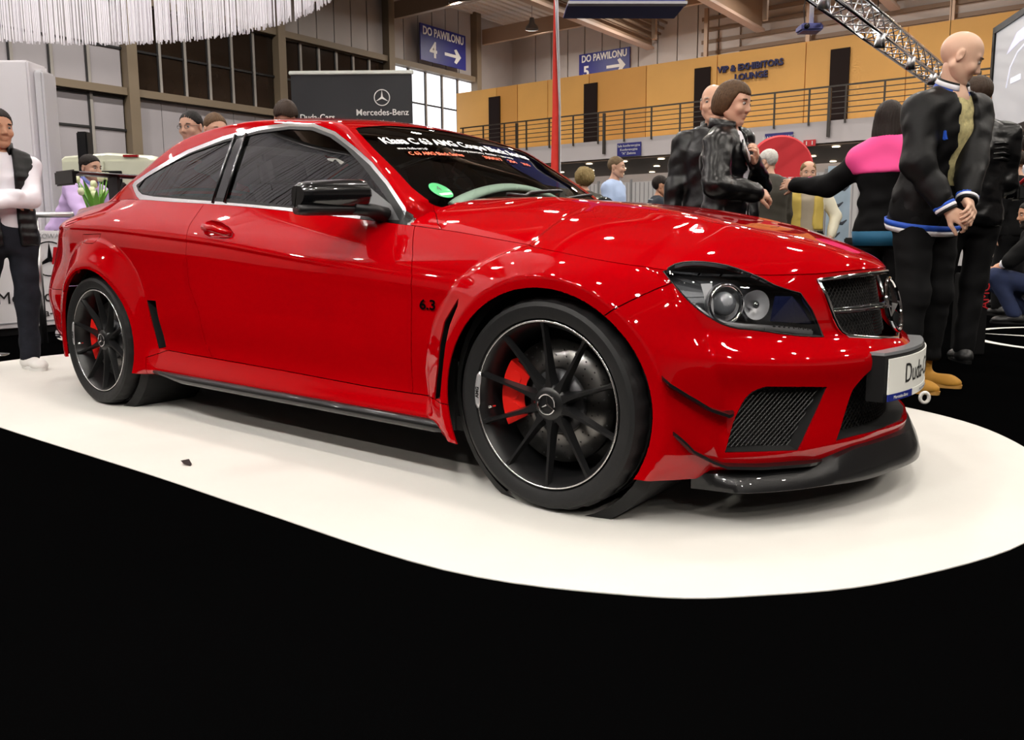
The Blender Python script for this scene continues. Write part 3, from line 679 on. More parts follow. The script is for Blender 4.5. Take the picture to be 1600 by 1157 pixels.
# ---- lower openings with nets
def net(name, ys, zs, fx, ok, parent, st=.020):
    bm = bmesh.new(); z0, z1 = zs
    n = int((z1-z0)/(st/2)); w = ys[1]-ys[0]
    for i in range(-n, int(w/st)+n):
        for sg in (1, -1):
            p = None
            for k in range(n+1):
                y = ys[0]+i*st+sg*k*st*.5; z = z0+k*st*.5
                if ok(y, z):
                    q = Vector((fx(y, z), y, z))
                    if p is not None: cyl(bm, p, q, .0022, n=3, cap=False)
                    p = q
                else: p = None
    o = bmk(name, bm, NETM, parent); tag(o, kind='stuff'); return o
OP = V3(OPEN); oa = Vector((.62, .78, 0))
oc = sum(OP, Vector())/len(OP)
O2 = [((p-oc).dot(oa), p.z) for p in OP]
for s in (1, -1):
    f = (lambda VF: VF) if s > 0 else mirror
    o = mk('side_intake', *f(recess([p+Vector((-.78, .62, 0))*.006 for p in OP], (-.78, .62, 0), .10, .92)), DARK, bumper, smooth=False)
    bm = bmesh.new()
    for i in range(-20, 40):
        for sg in (1, -1):
            p = None
            for k in range(0, 26):
                u = -.14+i*.016+sg*k*.008-(.2 if sg > 0 else -.1); z = .215+k*.008
                if inpoly(u, z, O2):
                    q = oc+oa*u; q = Vector((q.x, q.y, z))+Vector((-.78, .62, 0))*.045; q.y *= s
                    if p is not None: cyl(bm, p, q, .0018, n=3, cap=False)
                    p = q
                else: p = None
    tag(bmk('intake_net', bm, NETM, bumper), kind='stuff')
CF = V3([(2.222, 0, .446)]+[(2.1810,-.2465,.4406)]+CENT[1:7]+[(2.222, 0, .228)])
full = CF+[Vector((p.x, -p.y, p.z)) for p in CF[-2:0:-1]]
ci = mk('centre_intake', *recess([p-Vector((.006, 0, 0)) for p in full], (-1, 0, 0), .11, .95), DARK, bumper, smooth=False)
net('intake_net', (-.42, .42), (.225, .45), lambda y, z: 2.185-.68*y*y-.04, lambda y, z: inpoly(abs(y), z, [(-.01, .446), (.2465, .4406), (.278, .43), (.303, .415), (.343, .377), (.378, .305), (.411, .23), (-.01, .228)]), bumper)
# ---- splitter
def plan(s_, off): 
    i = np.interp(s_, np.arange(len(SU))*(25/(len(SU)-1)), np.arange(len(SU))) ; k = np.interp(s_, SU, np.arange(len(SU)))
    return float(np.interp(k, np.arange(len(SU)), _px+INX*off)), float(np.interp(k, np.arange(len(SU)), _pw+INW*off))
ss = np.linspace(0, 6.35, 40); V = []; F = []
row = []
for a in list(-ss[:0:-1])+list(ss):
    sg = 1 if a < 0 else -1; t = abs(a); e = sstep((6.35-t)/1.2); e2 = sstep((t-2.2)/1.6)
    pts = []
    for off, z in ((.03, .208-.03*e2), (-.012*e, .200-.035*e2), (-.040*e+.004, .150-.008*e2), (-.052*e+.008, .118), (-.050*e+.008, .106+.01*e2), (.10, .112)):
        x, w = plan(t, off); pts.append((x, sg*w, z))
    row.append(pts)
n = 6
for p in row: V += p
for i in range(len(row)-1):
    for k in range(n-1): F.append((i*n+k, i*n+k+1, (i+1)*n+k+1, (i+1)*n+k))
F += [tuple(range(n)), tuple((len(row)-1)*n+k for k in range(n))[::-1]]
mk('front_splitter', V, F, CARB, bumper, auto=40)
# ---- canards
for pts, ln in ((CAN1, .036), (CAN2, .034)):
    P = V3(pts); Pd = []
    for i in range(len(P)-1):
        for t in (0, .25, .5, .75): Pd.append(P[i].lerp(P[i+1], t))
    Pd.append(P[-1]); N_ = len(Pd); V = []; F = []
    for i, p in enumerate(Pd):
        t = Pd[min(i+1, N_-1)]-Pd[max(i-1, 0)]; nrm = Vector((-t.y, t.x, 0)).normalized()*-1
        if nrm.y > 0: nrm = -nrm
        L = ln*math.sin(min(1, i/3+.25)*PI/2)*math.sin(min(1, (N_-1-i)/4+.12)*PI/2)
        a = p-nrm*.02
        V += [a+Vector((0, 0, .009)), p+nrm*L+Vector((0, 0, .005)), p+nrm*L+Vector((0, 0, -.004)), a+Vector((0, 0, -.008))]
    for i in range(N_-1):
        for k in range(4): F.append((i*4+k, i*4+(k+1) % 4, (i+1)*4+(k+1) % 4, (i+1)*4+k))
    F += [(3, 2, 1, 0), tuple((N_-1)*4+k for k in range(4))]
    mk('canard', V, F, CARB, bumper, auto=35); mk('canard', *mirror((V, F)), CARB, bumper, auto=35)
# ---- carbon blade along each sill
for s in (1, -1):
    xs = np.linspace(-.885, 1.0, 30); pts = []; rr = []
    for x in xs:
        e = sstep((x+.885)/.30); e2 = sstep((1.0-x)/.06)
        pts.append((x, -s*(.882+.012*e), .214-.008*e)); rr.append(.010+.012*float(e)-.006*(1-float(e2)))
    V, F = sweep(pts, rr, 12, up=(0, 0, 1), flat=(1.0, 1.0)); mk('sill_blade', V, F, CARB, skirts[0 if s > 0 else 1])
# ---- plate and bracket
def plate_x(y): return 2.262-.62*y*y
def bent(name, y0, y1, z0, z1, dx, th, m, parent, n=24, lean=0.):
    V = []; F = []
    for y in np.linspace(y0, y1, n+1):
        for z, d in ((z0, 0), (z1, 0), (z1, -th), (z0, -th)): V.append((plate_x(y)+dx+d-lean*(z-.41), y, z))
    for i in range(n):
        for k in range(4): F.append((i*4+k, (i+1)*4+k, (i+1)*4+(k+1) % 4, i*4+(k+1) % 4))
    F += [(0, 1, 2, 3), tuple(n*4+k for k in range(4))[::-1]]
    return mk(name, V, F, m, parent, auto=30)
br = bent('plate_bracket', -.275, .275, .335, .478, -.006, .05, MBLK, car); tag(br, 'curved white dealer plate on a black holder')
bent('bracket_top', -.27, .27, .476, .487, -.010, .07, GREYT, br); bent('dealer_plate', -.26, .26, .358, .468, 0, .004, PLATEW, br)
bent('plate_strip', -.26, -.10, .336, .358, 0.001, .004, BLUE, br); bent('plate_strip', -.10, .26, .336, .358, 0.001, .004, PLATEW, br)
def bent_text(s, y0, z0, size, m, dx=.0015, align='LEFT', sx=1.):
    o = text('plate_lettering', s, size, m, br, Matrix(), ext=.0004, align=align)
    for v in o.data.vertices:
        u, w = v.co.x*sx, v.co.y; v.co = (plate_x(y0+u)+dx+v.co.z*.2, y0+u, z0+w)
    o.matrix_local = Matrix(); return o
bent_text('Duda-Cars', -.165, .411, .088, INK, sx=.86); bent_text('Mercedes-Benz', -.235, .347, .015, PLATEW, .0035); bent_text('Autoryzowany dealer', -.03, .347, .016, mat('grey_ink', (.15, .16, .2), .5), .0035)
# ---- badge, wipers, screen lettering, sticker
for s in (1, -1):
    text('displacement_badge', '6.3', .047, CHR, fend[0 if s > 0 else 1], frame((.906, -s*.889, .616), (s, 0, 0), (0, 0, 1)), ext=.002, sx=1.35, bold=.001)
def screen_z(x, y): return float(top_z(np.array([x]), np.array([abs(y)]))[0])
def screen_text(name, st, x0, y0, size, m, sx=1., lift=.002, parent=None, bold=0.):
    o = text(name, st, size, m, parent or sband, Matrix(), ext=.0, align='LEFT', bold=bold)
    if len(o.data.vertices):
        co = np.array([v.co[:] for v in o.data.vertices]); y = y0+co[:, 0]*sx; x = x0-co[:, 1]*.86
        x = x-.02*(y/.6)**2*0
        z = top_z(x, np.abs(y))+lift
        for v, a, b, c in zip(o.data.vertices, x, y, z): v.co = (a+.001, b, c)
    o.matrix_local = Matrix(); return o
ORANGE = mat('orange_print', (.85, .10, .015), .5, emit=(.9, .12, .02), es=0.)
screen_text('banner_lettering', 'Klasa C 63 AMG Coupe Black Series', .335, -.535, .072, WHT, sx=.93, bold=.0022)
screen_text('banner_lettering', 'www.duda-cars.pl', .388, -.500, .026, WHT, sx=.95); screen_text('banner_lettering', 'Autoryzowany dealer i serwis', .388, -.16, .030, WHT, sx=1.2)
screen_text('banner_lettering', 'C 63 AMG Black Series', .425, -.47, .038, ORANGE, sx=.93, bold=.001); screen_text('banner_lettering', '380/517    204    300', .425, .01, .038, ORANGE, sx=1.1, bold=.001)
GRN = mat('sticker_green', (.0, .42, .10), .4)
def screen_disc(name, cx, cy, rx, ry, m, lift, a0=0, a1=2*PI, n=32):
    P = [(cx-rx*math.sin(a), cy+ry*math.cos(a)) for a in np.linspace(a0, a1, n)]
    V = [(x, y, screen_z(x, y)+lift) for x, y in P]; c = (sum(v[0] for v in V)/n, sum(v[1] for v in V)/n); V.append((c[0], c[1], screen_z(*c)+lift))
    return mk(name, V, [(i, (i+1) % n, n) for i in range(n)], m, screen)
screen_disc('emission_sticker', .655, -.535, .045, .050, GRN, .002)
V = [(.672, -.565), (.672, -.50), (.684, -.50), (.684, -.565)]
mk('sticker_strip', [(x, y, screen_z(x, y)+.0035) for x, y in V], [(0, 1, 2, 3)], WHT, screen)
screen_text('sticker_digit', '4', .645, -.548, .042, INK, lift=.0035, parent=screen)
for y0, y1, x0, x1 in ((-.22, .30, .735, .655), (.20, .62, .735, .62)):
    P = [(x0+(x1-x0)*t, y0+(y1-y0)*t, 0) for t in np.linspace(0, 1, 14)]
    P = [(x, y, (screen_z(x, y) if x < .71 else 1.0)+.016) for x, y, _ in P]
    V, F = sweep(P, .008, 8); mk('wiper', V, F, MBLK, car)
# black cowl strip at the foot of the screen
V = []; F = []
for y in np.linspace(-.62, .62, 31):
    V += [(.716, y, screen_z(.712, y)-.004), (.745, y, screen_z(.755, y)-.006), (.75, y, screen_z(.755, y)-.05), (.70, y, screen_z(.712, y)-.05)]
for i in range(30):
    for k in range(3): F.append((i*4+k, i*4+k+1, (i+1)*4+k+1, (i+1)*4+k))
mk('cowl_strip', V, F, MBLK, car)
# ---- door mirrors
for s in (1, -1):
    V = []; F = []; n = 22; ys = np.linspace(0, 1, 15)
    for t in ys:
        y = .845+.215*t; rz = .062*(1-.25*t**3)*(1 if .04 < t < .96 else .8); rx = .085*(1-.35*t**2)*(1 if .04 < t < .96 else .8); cx = .535-.085*t; cz = .992-.006*t
        for k in range(n):
            a = 2*PI*k/n; ca, sa = math.cos(a), math.sin(a)
            x = cx+(rx if ca > 0 else rx*.55)*math.copysign(abs(ca)**.8, ca); z = cz+rz*math.copysign(abs(sa)**.75, sa)
            if ca > 0 and sa < 0: x -= .02*abs(sa)
            V.append((x, -y*s, z))
    for i in range(14):
        for k in range(n): F.append(((i)*n+k, i*n+(k+1) % n, (i+1)*n+(k+1) % n, (i+1)*n+k) if s < 0 else ((i)*n+k, (i+1)*n+k, (i+1)*n+(k+1) % n, i*n+(k+1) % n))
    F += [tuple(range(n)), tuple(14*n+k for k in range(n))]
    mr = mk('door_mirror', V, F, mat('mirror_shell', (.004, .004, .0045), .2, spec=.3, coat=1., bump=.05, bscale=300), doors[0 if s > 0 else 1], auto=50)
    V2, F2 = sweep([(.535-.085*t, -(.835+.222*t)*s, .945-.004*t) for t in np.linspace(0, 1, 9)], [.030]+[.034]*7+[.028], 12, up=(0, 0, 1), flat=(.62, 1.9)); mk('mirror_base', V2, F2, MBLK, doors[0 if s > 0 else 1])
    V2, F2 = sweep([(.585, -.775*s, .925), (.575, -.82*s, .94), (.55, -.89*s, .95)], [.034, .028, .026], 12, up=(0, 0, 1), flat=(.9, 1.6)); mk('mirror_arm', V2, F2, MBLK, doors[0 if s > 0 else 1])
# ---- rear wing
V, F = sweep([(-2.12+.03*(abs(y)/.66)**2, y, 1.222) for y in np.linspace(-.66, .66, 21)], .012, 12, up=(0, 0, 1), flat=(1.0, 9.0))
wing = mk('rear_wing', V, F, CARB, car, auto=40)
for s in (1, -1):
    bm = bmesh.new(); bx(bm, (-2.13, s*.665, 1.195), (.235, .022, .085), bev=.009); bmk('end_plate', bm, CARB, wing, smooth=True, auto=40)
    bm = bmesh.new(); bx(bm, (-2.10, s*.40, 1.13), (.11, .018, .19)); bx(bm, (-2.02, s*.40, 1.10), (.03, .016, .16), Matrix.Rotation(.5, 3, 'Y')); bmk('wing_strut', bm, MBLK, wing)
# tail lamps and exhausts at the back
for s in (1, -1):
    P = [(-2.19, -.70*s, .80), (-2.28, -.60*s, .81), (-2.36, -.42*s, .81), (-2.37, -.42*s, .72), (-2.29, -.60*s, .70), (-2.19, -.715*s, .70)]
    V = [Vector(p) for p in P]+[Vector(p)+Vector((-.035, -.02*s, 0)) for p in P]
    mk('tail_lamp', V, [tuple(range(6, 12))]+[(i, (i+1) % 6, 6+(i+1) % 6, 6+i) for i in range(6)], mat('lamp_red', (.35, .0, .005), .1, coat=1.), car, smooth=False)
    for k in (0, 1):
        V, F = lathe([(.040, -.08), (.045, 0), (.040, .004), (.036, -.08)], 20, axis='y'); mk('exhaust_tip', *xf((V, F), Matrix.Translation((-2.42, s*(.52+.1*k), .27)) @ Matrix.Rotation(PI/2, 4, 'Z')), CHR, rbump)
# interior mirror and the white sheet behind the door glass
bm = bmesh.new(); bx(bm, (.29, 0.02, 1.215), (.03, .24, .065), bev=.012); cyl(bm, (.30, 0, 1.24), (.285, 0, 1.265), .012); bmk('rear_view_mirror', bm, SEATM, car, smooth=True, auto=40)

# ---------------------------------------------------------------- wheels
RIMB = mat('rim_black', (.007, .007, .0075), .34, spec=.45)
DISC = mat('brake_steel', (.16, .155, .15), .30, metal=1.); CAL = mat('caliper_red', (.80, .015, .01), .3, coat=.6); TYRE = mat('tyre_rubber', (.008, .008, .0085), .55, spec=.35, bump=.15, bscale=45)
def tyre_mesh(R, w):
    prof = [(.262, .012), (.268, -.004), (.285, -.012), (.305, -.014), (.318, -.008), (R-.006, .008), (R-.001, .022)]
    def gr(y, d=.008, hw=.006): return [(R, y-hw), (R-d, y-hw+.001), (R-d, y+hw-.001), (R, y+hw)]
    prof += gr(.060)+gr(.110)+gr(w-.110)+gr(w-.060)+[(R-.001, w-.022), (R-.006, w-.008), (.318, w+.008), (.285, w+.012), (.262, w-.012)]
    V, F = lathe(prof, 96)
    m = len(prof)
    # shoulder blocks: pull every third shoulder line in
    V = [list(v) for v in V]
    for i in range(96):
        if i % 3 == 0:
            for k in (5, 6, 7):
                x, y, z = V[i*m+k]; r = math.hypot(x, z); q = (r-.006)/r; V[i*m+k] = [x*q, y, z*q]
    return V, F
def spoke_mesh(a):
    u = Vector((math.cos(a), 0, math.sin(a))); t = Vector((-math.sin(a), 0, math.cos(a)))
    st = [(.030, .030, .030, .034), (.055, .027, .022, .032), (.075, .026, .0150, .030), (.10, .024, .0105, .030), (.15, .019, .0080, .026), (.20, .011, .0070, .022), (.236, .005, .0080, .018), (.254, .001, .012, .016)]
    V = []; F = []
    for r, y, hw, th in st: V += [u*r+t*hw*.55+Vector((0, y, 0)), u*r-t*hw*.55+Vector((0, y, 0)), u*r-t*hw*1.15+Vector((0, y+th, 0)), u*r+t*hw*1.15+Vector((0, y+th, 0))]
    for i in range(len(st)-1):
        for k in range(4): F.append((i*4+k, (i+1)*4+k, (i+1)*4+(k+1) % 4, i*4+(k+1) % 4))
    F += [(0, 1, 2, 3), tuple((len(st)-1)*4+k for k in range(4))[::-1]]
    return V, F
def build_wheel(name, R, w, cal_a):
    V, F = lathe([(.262, .004), (.2605, -.001), (.256, -.001), (.252, .004), (.246, .016), (.238, .03), (.232, .09), (.228, w-.02), (.02, w-.02)], 72)
    wh = mk('wheel', V, F, RIMB, car, auto=40); tag(wh, 'matt black ten-spoke wheel')
    V, F = lathe([(.2615, .0005), (.261, -.0022), (.2565, -.0022), (.2560, .0005)], 96); mk('rim_line', V, F, mat('rim_silver', (.75, .75, .75), .25, metal=1.), wh)
    mk('tyre', *tyre_mesh(R, w), TYRE, wh, auto=30)
    for k in range(10): mk('spoke', *spoke_mesh(PI/2+.03+k*PI/5), RIMB, wh, auto=28)
    V, F = lathe([(.001, .020), (.036, .020), (.046, .024), (.060, .033), (.066, .055), (.001, .06)], 40); hub = mk('hub', V, F, RIMB, wh)
    V, F = star_vf(.031, .004, .085); mk('star_emblem', *xf((V, F), Matrix.Translation((0, .0165, 0))), CHR, wh, auto=30)
    for k in range(5):
        a = PI/2+k*2*PI/5; V, F = lathe([(.001, .032), (.008, .032), (.009, .045)], 10); mk('wheel_bolt', *xf((V, F), Matrix.Translation((.054*math.cos(a), 0, .054*math.sin(a)))), MBLK, wh)
    V, F = lathe([(.095, .085), (.195, .085), (.195, .115), (.095, .115)], 64); disc = mk('brake_disc', V, F, DISC, wh)
    V, F = lathe([(.02, .070), (.098, .070), (.102, .085)], 40); mk('disc_bell', V, F, mat('bell_grey', (.08, .08, .085), .4, metal=.6), wh)
    V, F = lathe([(.104, .0835), (.108, .0825), (.112, .0835)], 40); mk('disc_ring', V, F, DISC, wh)
    hv = []; hf = []
    for j, r in enumerate((.125, .145, .165, .183)):
        for k in range(24):
            a = 2*PI*(k+j*.27)/24; b = len(hv)
            hv += [(r*math.cos(a)+.0032*math.cos(q), .0843, r*math.sin(a)+.0032*math.sin(q)) for q in np.linspace(0, 2*PI, 7)[:-1]]; hf.append(tuple(range(b, b+6)))
    tag(mk('drilled_hole', hv, hf, DARK, wh, smooth=False), kind='stuff')
    V, F = lathe([(.120, .066), (.205, .060), (.208, .075), (.208, .13), (.120, .13)], 16, a0=cal_a-.55, a1=cal_a+.55); m = 5
    F += [tuple(range(m)), tuple(16*m+k for k in range(m))[::-1]]
    cal = mk('brake_caliper', V, F, CAL, wh, auto=35)
    bm = bmesh.new()
    for da in (-.32, 0, .32):
        p = Vector((.165*math.cos(cal_a+da), .060, .165*math.sin(cal_a+da))); cyl(bm, p, p+Vector((0, .02, 0)), .022, n=16)
    bmk('caliper_piston', bm, CAL, wh, auto=30, smooth=True)
    V, F = sweep([(.2595*math.cos(a), -.003, .2595*math.sin(a)) for a in np.linspace(PI*.90, PI*1.05, 9)], [.004, .011, .012, .012, .012, .012, .012, .011, .004], 6, up=(0, 1, 0), flat=(.18, 1.0)); pl = mk('rim_badge', V, F, mat('badge_silver', (.75, .75, .77), .3, metal=.7), wh)
    o = text('badge_lettering', 'AMG', .017, INK, wh, Matrix(), ext=.0004, bold=.0006)
    for v in o.data.vertices:
        a = PI*.985-v.co.x/.2595; r = .2585+v.co.y; v.co = (r*math.cos(a), -.0056-v.co.z, r*math.sin(a))
    o.matrix_local = Matrix()
    V, F = sweep([(-.205, .02, -.03), (-.212, -.004, -.031)], .0045, 8); mk('valve', V, F, CHR, wh)
    return wh
wf = build_wheel('wheel', .332, .235, PI*.98); wf.location = (AX_F, -.893, .332)
w2 = dup(wf, car); w2.location = (AX_F, .893, .332); w2.rotation_euler = (0, 0, PI)
wr = build_wheel('wheel', .330, .270, PI*1.02); wr.location = (AX_R, -.903, .330)
w4 = dup(wr, car); w4.location = (AX_R, .903, .330); w4.rotation_euler = (0, 0, PI)
# ================================================================ hall
CARP = mat('black_carpet', (.0013, .0013, .0014), .95, spec=.0, bump=.5, bscale=900, var=.5, vscale=300)
WCARP = mat('white_carpet', (.63, .615, .58), .9, spec=.1, bump=.25, bscale=700, var=.03, vscale=6)
tag(mk('floor', [(-30, -22, 0), (28, -22, 0), (28, 40, 0), (-30, 40, 0)], [(0, 1, 2, 3)], CARP, smooth=False), kind='structure')
PTS = [(2.60,-.33),(2.62,.1),(2.60,.5),(2.50,.86),(2.24,1.22),(1.8,1.46),(1.2,1.55),(.2,1.57),(-1.0,1.57),(-2.0,1.50),(-2.8,1.15),(-3.25,.60),(-3.42,.05),(-3.46,-.45),(-3.30,-.95),(-2.85,-1.28),(-2.2,-1.41),(-1.25,-1.43),(.0,-1.415),(.66,-1.42),(1.43,-1.41),(1.90,-1.25),(2.14,-1.07),(2.37,-.80)]
def closed_spline(P, n=6):
    out = []; N_ = len(P)
    for i in range(N_):
        p0, p1, p2, p3 = [np.array(P[(i+k-1) % N_]) for k in range(4)]
        for t in np.arange(n)/n: out.append(.5*((2*p1)+(-p0+p2)*t+(2*p0-5*p1+4*p2-p3)*t*t+(-p0+3*p1-3*p2+p3)*t**3))
    return out
B_ = closed_spline(PTS); n = len(B_)
V = [(x, y, .0034) for x, y in B_]+[(x, y, 0.0005) for x, y in B_]; F = [tuple(range(n))]+[(i, n+i, n+(i+1) % n, (i+1) % n) for i in range(n)]
tag(mk('carpet', V, F, WCARP, smooth=False), 'white rounded carpet laid on the black floor under the red car', 'carpet')
# left wall: columns, beams, panes
COLM = mat('column_tan', (.20, .155, .105), .55); CLAD = mat('cladding_grey', (.40, .37, .36), .6, var=.08, vscale=1.5); PANE_L = mat('pane_pale', (.40, .38, .41), .35, var=.10, vscale=.8); PANE_D = mat('pane_dark', (.020, .013, .009), .12, var=.5, vscale=.6)
MULL = mat('mullion_grey', (.34, .32, .30), .5); MULD = mat('mullion_dark', (.012, .012, .014), .5); BRIGHT = mat('daylight_pane', (.8, .85, .95), .4, emit=(.92, .95, 1.0), es=1.25)
XW = -23.4
wl_ = boxo('wall_left', (XW-.55, 8, 6), (.3, 60, 12.4), CLAD); tag(wl_, kind='structure')
def child(o, parent): o.parent = parent; o.matrix_parent_inverse = parent.matrix_world.inverted() if False else Matrix.Translation(-parent.location); return o
def wpart(name, c, s, m, parent=wl_, bev=0.): return child(boxo(name, c, s, m, bev=bev), parent)
cols = [-.65, 5.28, 11.2, 17.13, 22.95, 28.95]
for y in cols: wpart('column', (XW-.05, y, 6), (.42, .34, 12.2), COLM)
for a, b in zip(cols[:-1], cols[1:]):
    for z, h in ((5.62, .24), (8.62, .24)): wpart('beam', (XW-.08, (a+b)/2, z), (.26, b-a-.34, h), COLM)
    dark = 11 < a < 22; bright = a > 22; k = 5 if not dark else 6; st = (b-a-.34)/k; y0 = a+.17
    for i in range(k):
        yc = y0+st*(i+.5)
        if bright:
            wpart('pane', (XW-.22, yc, 4.25), (.04, st-.10, 8.4), BRIGHT)
        else:
            wpart('pane', (XW-.22, yc, 7.1), (.04, st-.10, 2.7), PANE_D if dark else PANE_L); wpart('pane', (XW-.22, yc, 2.75), (.04, st-.02 if dark else st-.10, 5.4), PANE_L)
        if i < k-1:
            wpart('mullion', (XW-.20, yc+st/2+.03, 7.1), (.10, .09, 2.75), MULL); wpart('mullion', (XW-.20, yc+st/2-.045, 7.1), (.08, .05, 2.75), MULD)
            if not dark: wpart('mullion', (XW-.20, yc+st/2+.03, 2.75), (.10, .09, 5.45), MULL if not bright else MULD); wpart('mullion', (XW-.20, yc+st/2-.045, 2.75), (.08, .05, 5.45), MULD)
    for z in ((7.0, 3.0, 5.42, 4.4) if not dark else (7.0,)): wpart('mullion', (XW-.185, (a+b)/2, z), (.06, b-a-.34, .07), MULD)
    for i in range(6): wpart('cladding_panel', (XW-.30, a+.17+(b-a-.34)*(i+.5)/6, 10.4), (.16, (b-a-.34)/6-.05, 3.3), CLAD)
# back wall above the lounge
wb_ = boxo('wall_back', (2, 32.6, 6), (56, .4, 12.4), CLAD); tag(wb_, kind='structure')
for i in range(12): wpart('cladding_panel', (-22.7+i*1.0, 32.35, 9.2), (.94, .14, 4.0), CLAD, wb_)
RIBM = mat('rib_brown', (.16, .11, .075), .6)
for z in (8.0, 8.5, 9.0, 9.5, 10.0, 10.5): wpart('rib', (-1, 32.3, z), (24, .12, .16), RIBM, wb_)
tag(boxo('wall_right', (27, 8, 6), (.3, 60, 12.4), CLAD), kind='structure'); tag(boxo('wall_front', (2, -21, 6), (56, .3, 12.4), mat('far_grey', (.12, .11, .11), .7)), kind='structure')
# roof
ROOFM = mat('roof_sheet', (.62, .57, .52), .6)
ce = boxo('ceiling', (2, 8, 11.9), (58, 62, .12), ROOFM); tag(ce, kind='structure')
for i in range(70): wpart('roof_rib', (-24+i*.45, 25, 11.8), (.12, 26, .10), ROOFM, ce)
BEAMM = mat('beam_tan', (.27, .18, .12), .55)
for x in (-15.4, -10.2, -4.9, .4, 5.7, 11.0):
    wpart('beam', (x, 8, 9.55), (.36, 48, .12), mat('beam_flange', (.42, .30, .24), .5), ce); wpart('beam', (x, 8, 10.3), (.10, 48, 1.5), BEAMM, ce); wpart('beam', (x, 8, 11.1), (.36, 48, .12), BEAMM, ce)
for y in (5.3, 11.2, 17.1, 23, 29): wpart('purlin', (2, y, 10.6), (50, .22, .7), BEAMM, ce)
for k in range(4): wpart('pipe', (-15.1+.16*k, 8, 9.9+.22*k), (.10, 48, .10), RIBM, ce)
for y in (26.5, 31.4): 
    for x in (-12.4, -8.0, -2.8): wpart('brace', (x, y, 9.6), (.16, .16, 2.2), BEAMM, ce)
# lounge gallery
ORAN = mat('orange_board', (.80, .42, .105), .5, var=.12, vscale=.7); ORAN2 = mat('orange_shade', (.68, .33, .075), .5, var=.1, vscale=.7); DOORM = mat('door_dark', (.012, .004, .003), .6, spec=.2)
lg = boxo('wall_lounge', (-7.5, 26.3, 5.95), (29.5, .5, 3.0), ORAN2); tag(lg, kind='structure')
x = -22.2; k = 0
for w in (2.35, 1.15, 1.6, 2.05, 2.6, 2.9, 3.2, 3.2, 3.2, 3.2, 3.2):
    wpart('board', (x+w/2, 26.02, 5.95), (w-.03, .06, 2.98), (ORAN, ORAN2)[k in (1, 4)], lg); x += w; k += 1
for xd in (-19.95, -14.95, -10.1, -5.2): tag(boxo('door_%d' % (1+[-19.95, -14.95, -10.1, -5.2].index(xd)), (xd, 25.96, 5.75), (.62, .08, 2.6), DOORM), kind='structure')
BAND = mat('band_white', (.62, .58, .60), .6)
gb = boxo('wall_gallery', (-7.5, 27.2, 4.12), (29.5, 6.4, .68), BAND); tag(gb, kind='structure')
sf = boxo('ceiling_soffit', (-7.5, 27.4, 3.74), (29.3, 6.6, .06), mat('soffit_brown', (.20, .14, .10), .5)); tag(sf, kind='structure')
SPOT = mat('downlight_glow', (1, .9, .75), .3, emit=(1, .85, .6), es=6.)
for x in np.arange(-17.2, 4, 1.55):
    for y in (24.5, 27.2, 29.8):
        V, F = lathe([(.001, 0), (.10, 0), (.13, .02)], 14, axis='z'); o = mk('downlight', [(a, b, -c) for a, b, c in V], F, SPOT); o.location = (x, y, 3.70); o.parent = sf; o.matrix_parent_inverse = Matrix.Translation(-sf.location)
RAILM = mat('rail_iron', (.035, .028, .022), .45)
rl = empty('balcony_railing', (0, 24, 4.45), 0, 'dark iron railing along the gallery in front of the orange wall', 'railing')
for z in (5.5, 5.33, 5.16, 4.99, 4.82, 4.65): boxo('rail', (-7.5, -.05, z-4.45), (25.5, .035, .05 if z > 5.4 else .025), RAILM, rl)
for i, x in enumerate(np.arange(-20.1, 5.0, 1.12)): boxo('post', (x, -.05, .48), (.05, .05, 1.15), RAILM, rl)
for x in np.arange(-17.2, 5.0, 4.1): boxo('support', (x, -.08, .25), (.09, .09, 1.5), RAILM, rl)
# lounge lettering, signs
NAVY = mat('sign_navy', (.012, .014, .20), .45); LETW = mat('letter_white', (.80, .80, .78), .5); NAVYL = mat('letter_navy', (.010, .012, .09), .5)
o = text('lounge_lettering', 'VIP & EXHIBITORS', .30, NAVYL, None, frame((-8.30, 25.93, 6.87), (1, 0, 0), (0, 0, 1)), ext=.03, bold=.012); tag(o, 'navy VIP and exhibitors lettering on the orange wall', 'lettering')
o = text('lounge_lettering', 'LOUNGE', .30, NAVYL, None, frame((-8.25, 25.93, 6.53), (1, 0, 0), (0, 0, 1)), ext=.03, bold=.012); tag(o, 'navy LOUNGE lettering beneath the exhibitors line on the orange wall', 'lettering')
sg = boxo('direction_sign', (XW+.25, 26.2, 9.66), (.06, 3.15, 1.60), NAVY); tag(sg, 'navy sign with a four and an arrow high on the tall window wall', 'sign')
text('sign_lettering', 'DO PAWILONU', .50, LETW, sg, frame((.035, 0, .50), (0, 1, 0), (0, 0, 1)), ext=.005, sx=.80, bold=.012); text('sign_lettering', '4', .98, LETW, sg, frame((.035, -.72, -.28), (0, 1, 0), (0, 0, 1)), ext=.005, bold=.02)
A = [(-.05, -.09), (.75, -.09), (.62, -.30), (.78, -.36), (1.12, -.02), (.78, .32), (.62, .26), (.75, .05), (-.05, .05)]
mk('sign_arrow', [(.037, y+.10, z-.26) for y, z in A], [tuple(range(9))], LETW, sg, smooth=False)
s2 = boxo('direction_sign', (-18.05, 32.23, 9.17), (2.85, .06, 1.35), NAVY); tag(s2, 'navy hanging sign behind the red feather flag beyond the orange lounge', 'sign')
text('sign_lettering', 'DO PAWILONU', .46, LETW, s2, frame((0, -.035, .42), (1, 0, 0), (0, 0, 1)), ext=.005, sx=.78, bold=.012); text('sign_lettering', '5', .7, LETW, s2, frame((-1.0, -.035, -.2), (1, 0, 0), (0, 0, 1)), ext=.005, bold=.02)
mk('sign_arrow', [(y*.9+.2, -.037, z-.1) for y, z in A], [tuple(range(9))], LETW, s2, smooth=False)
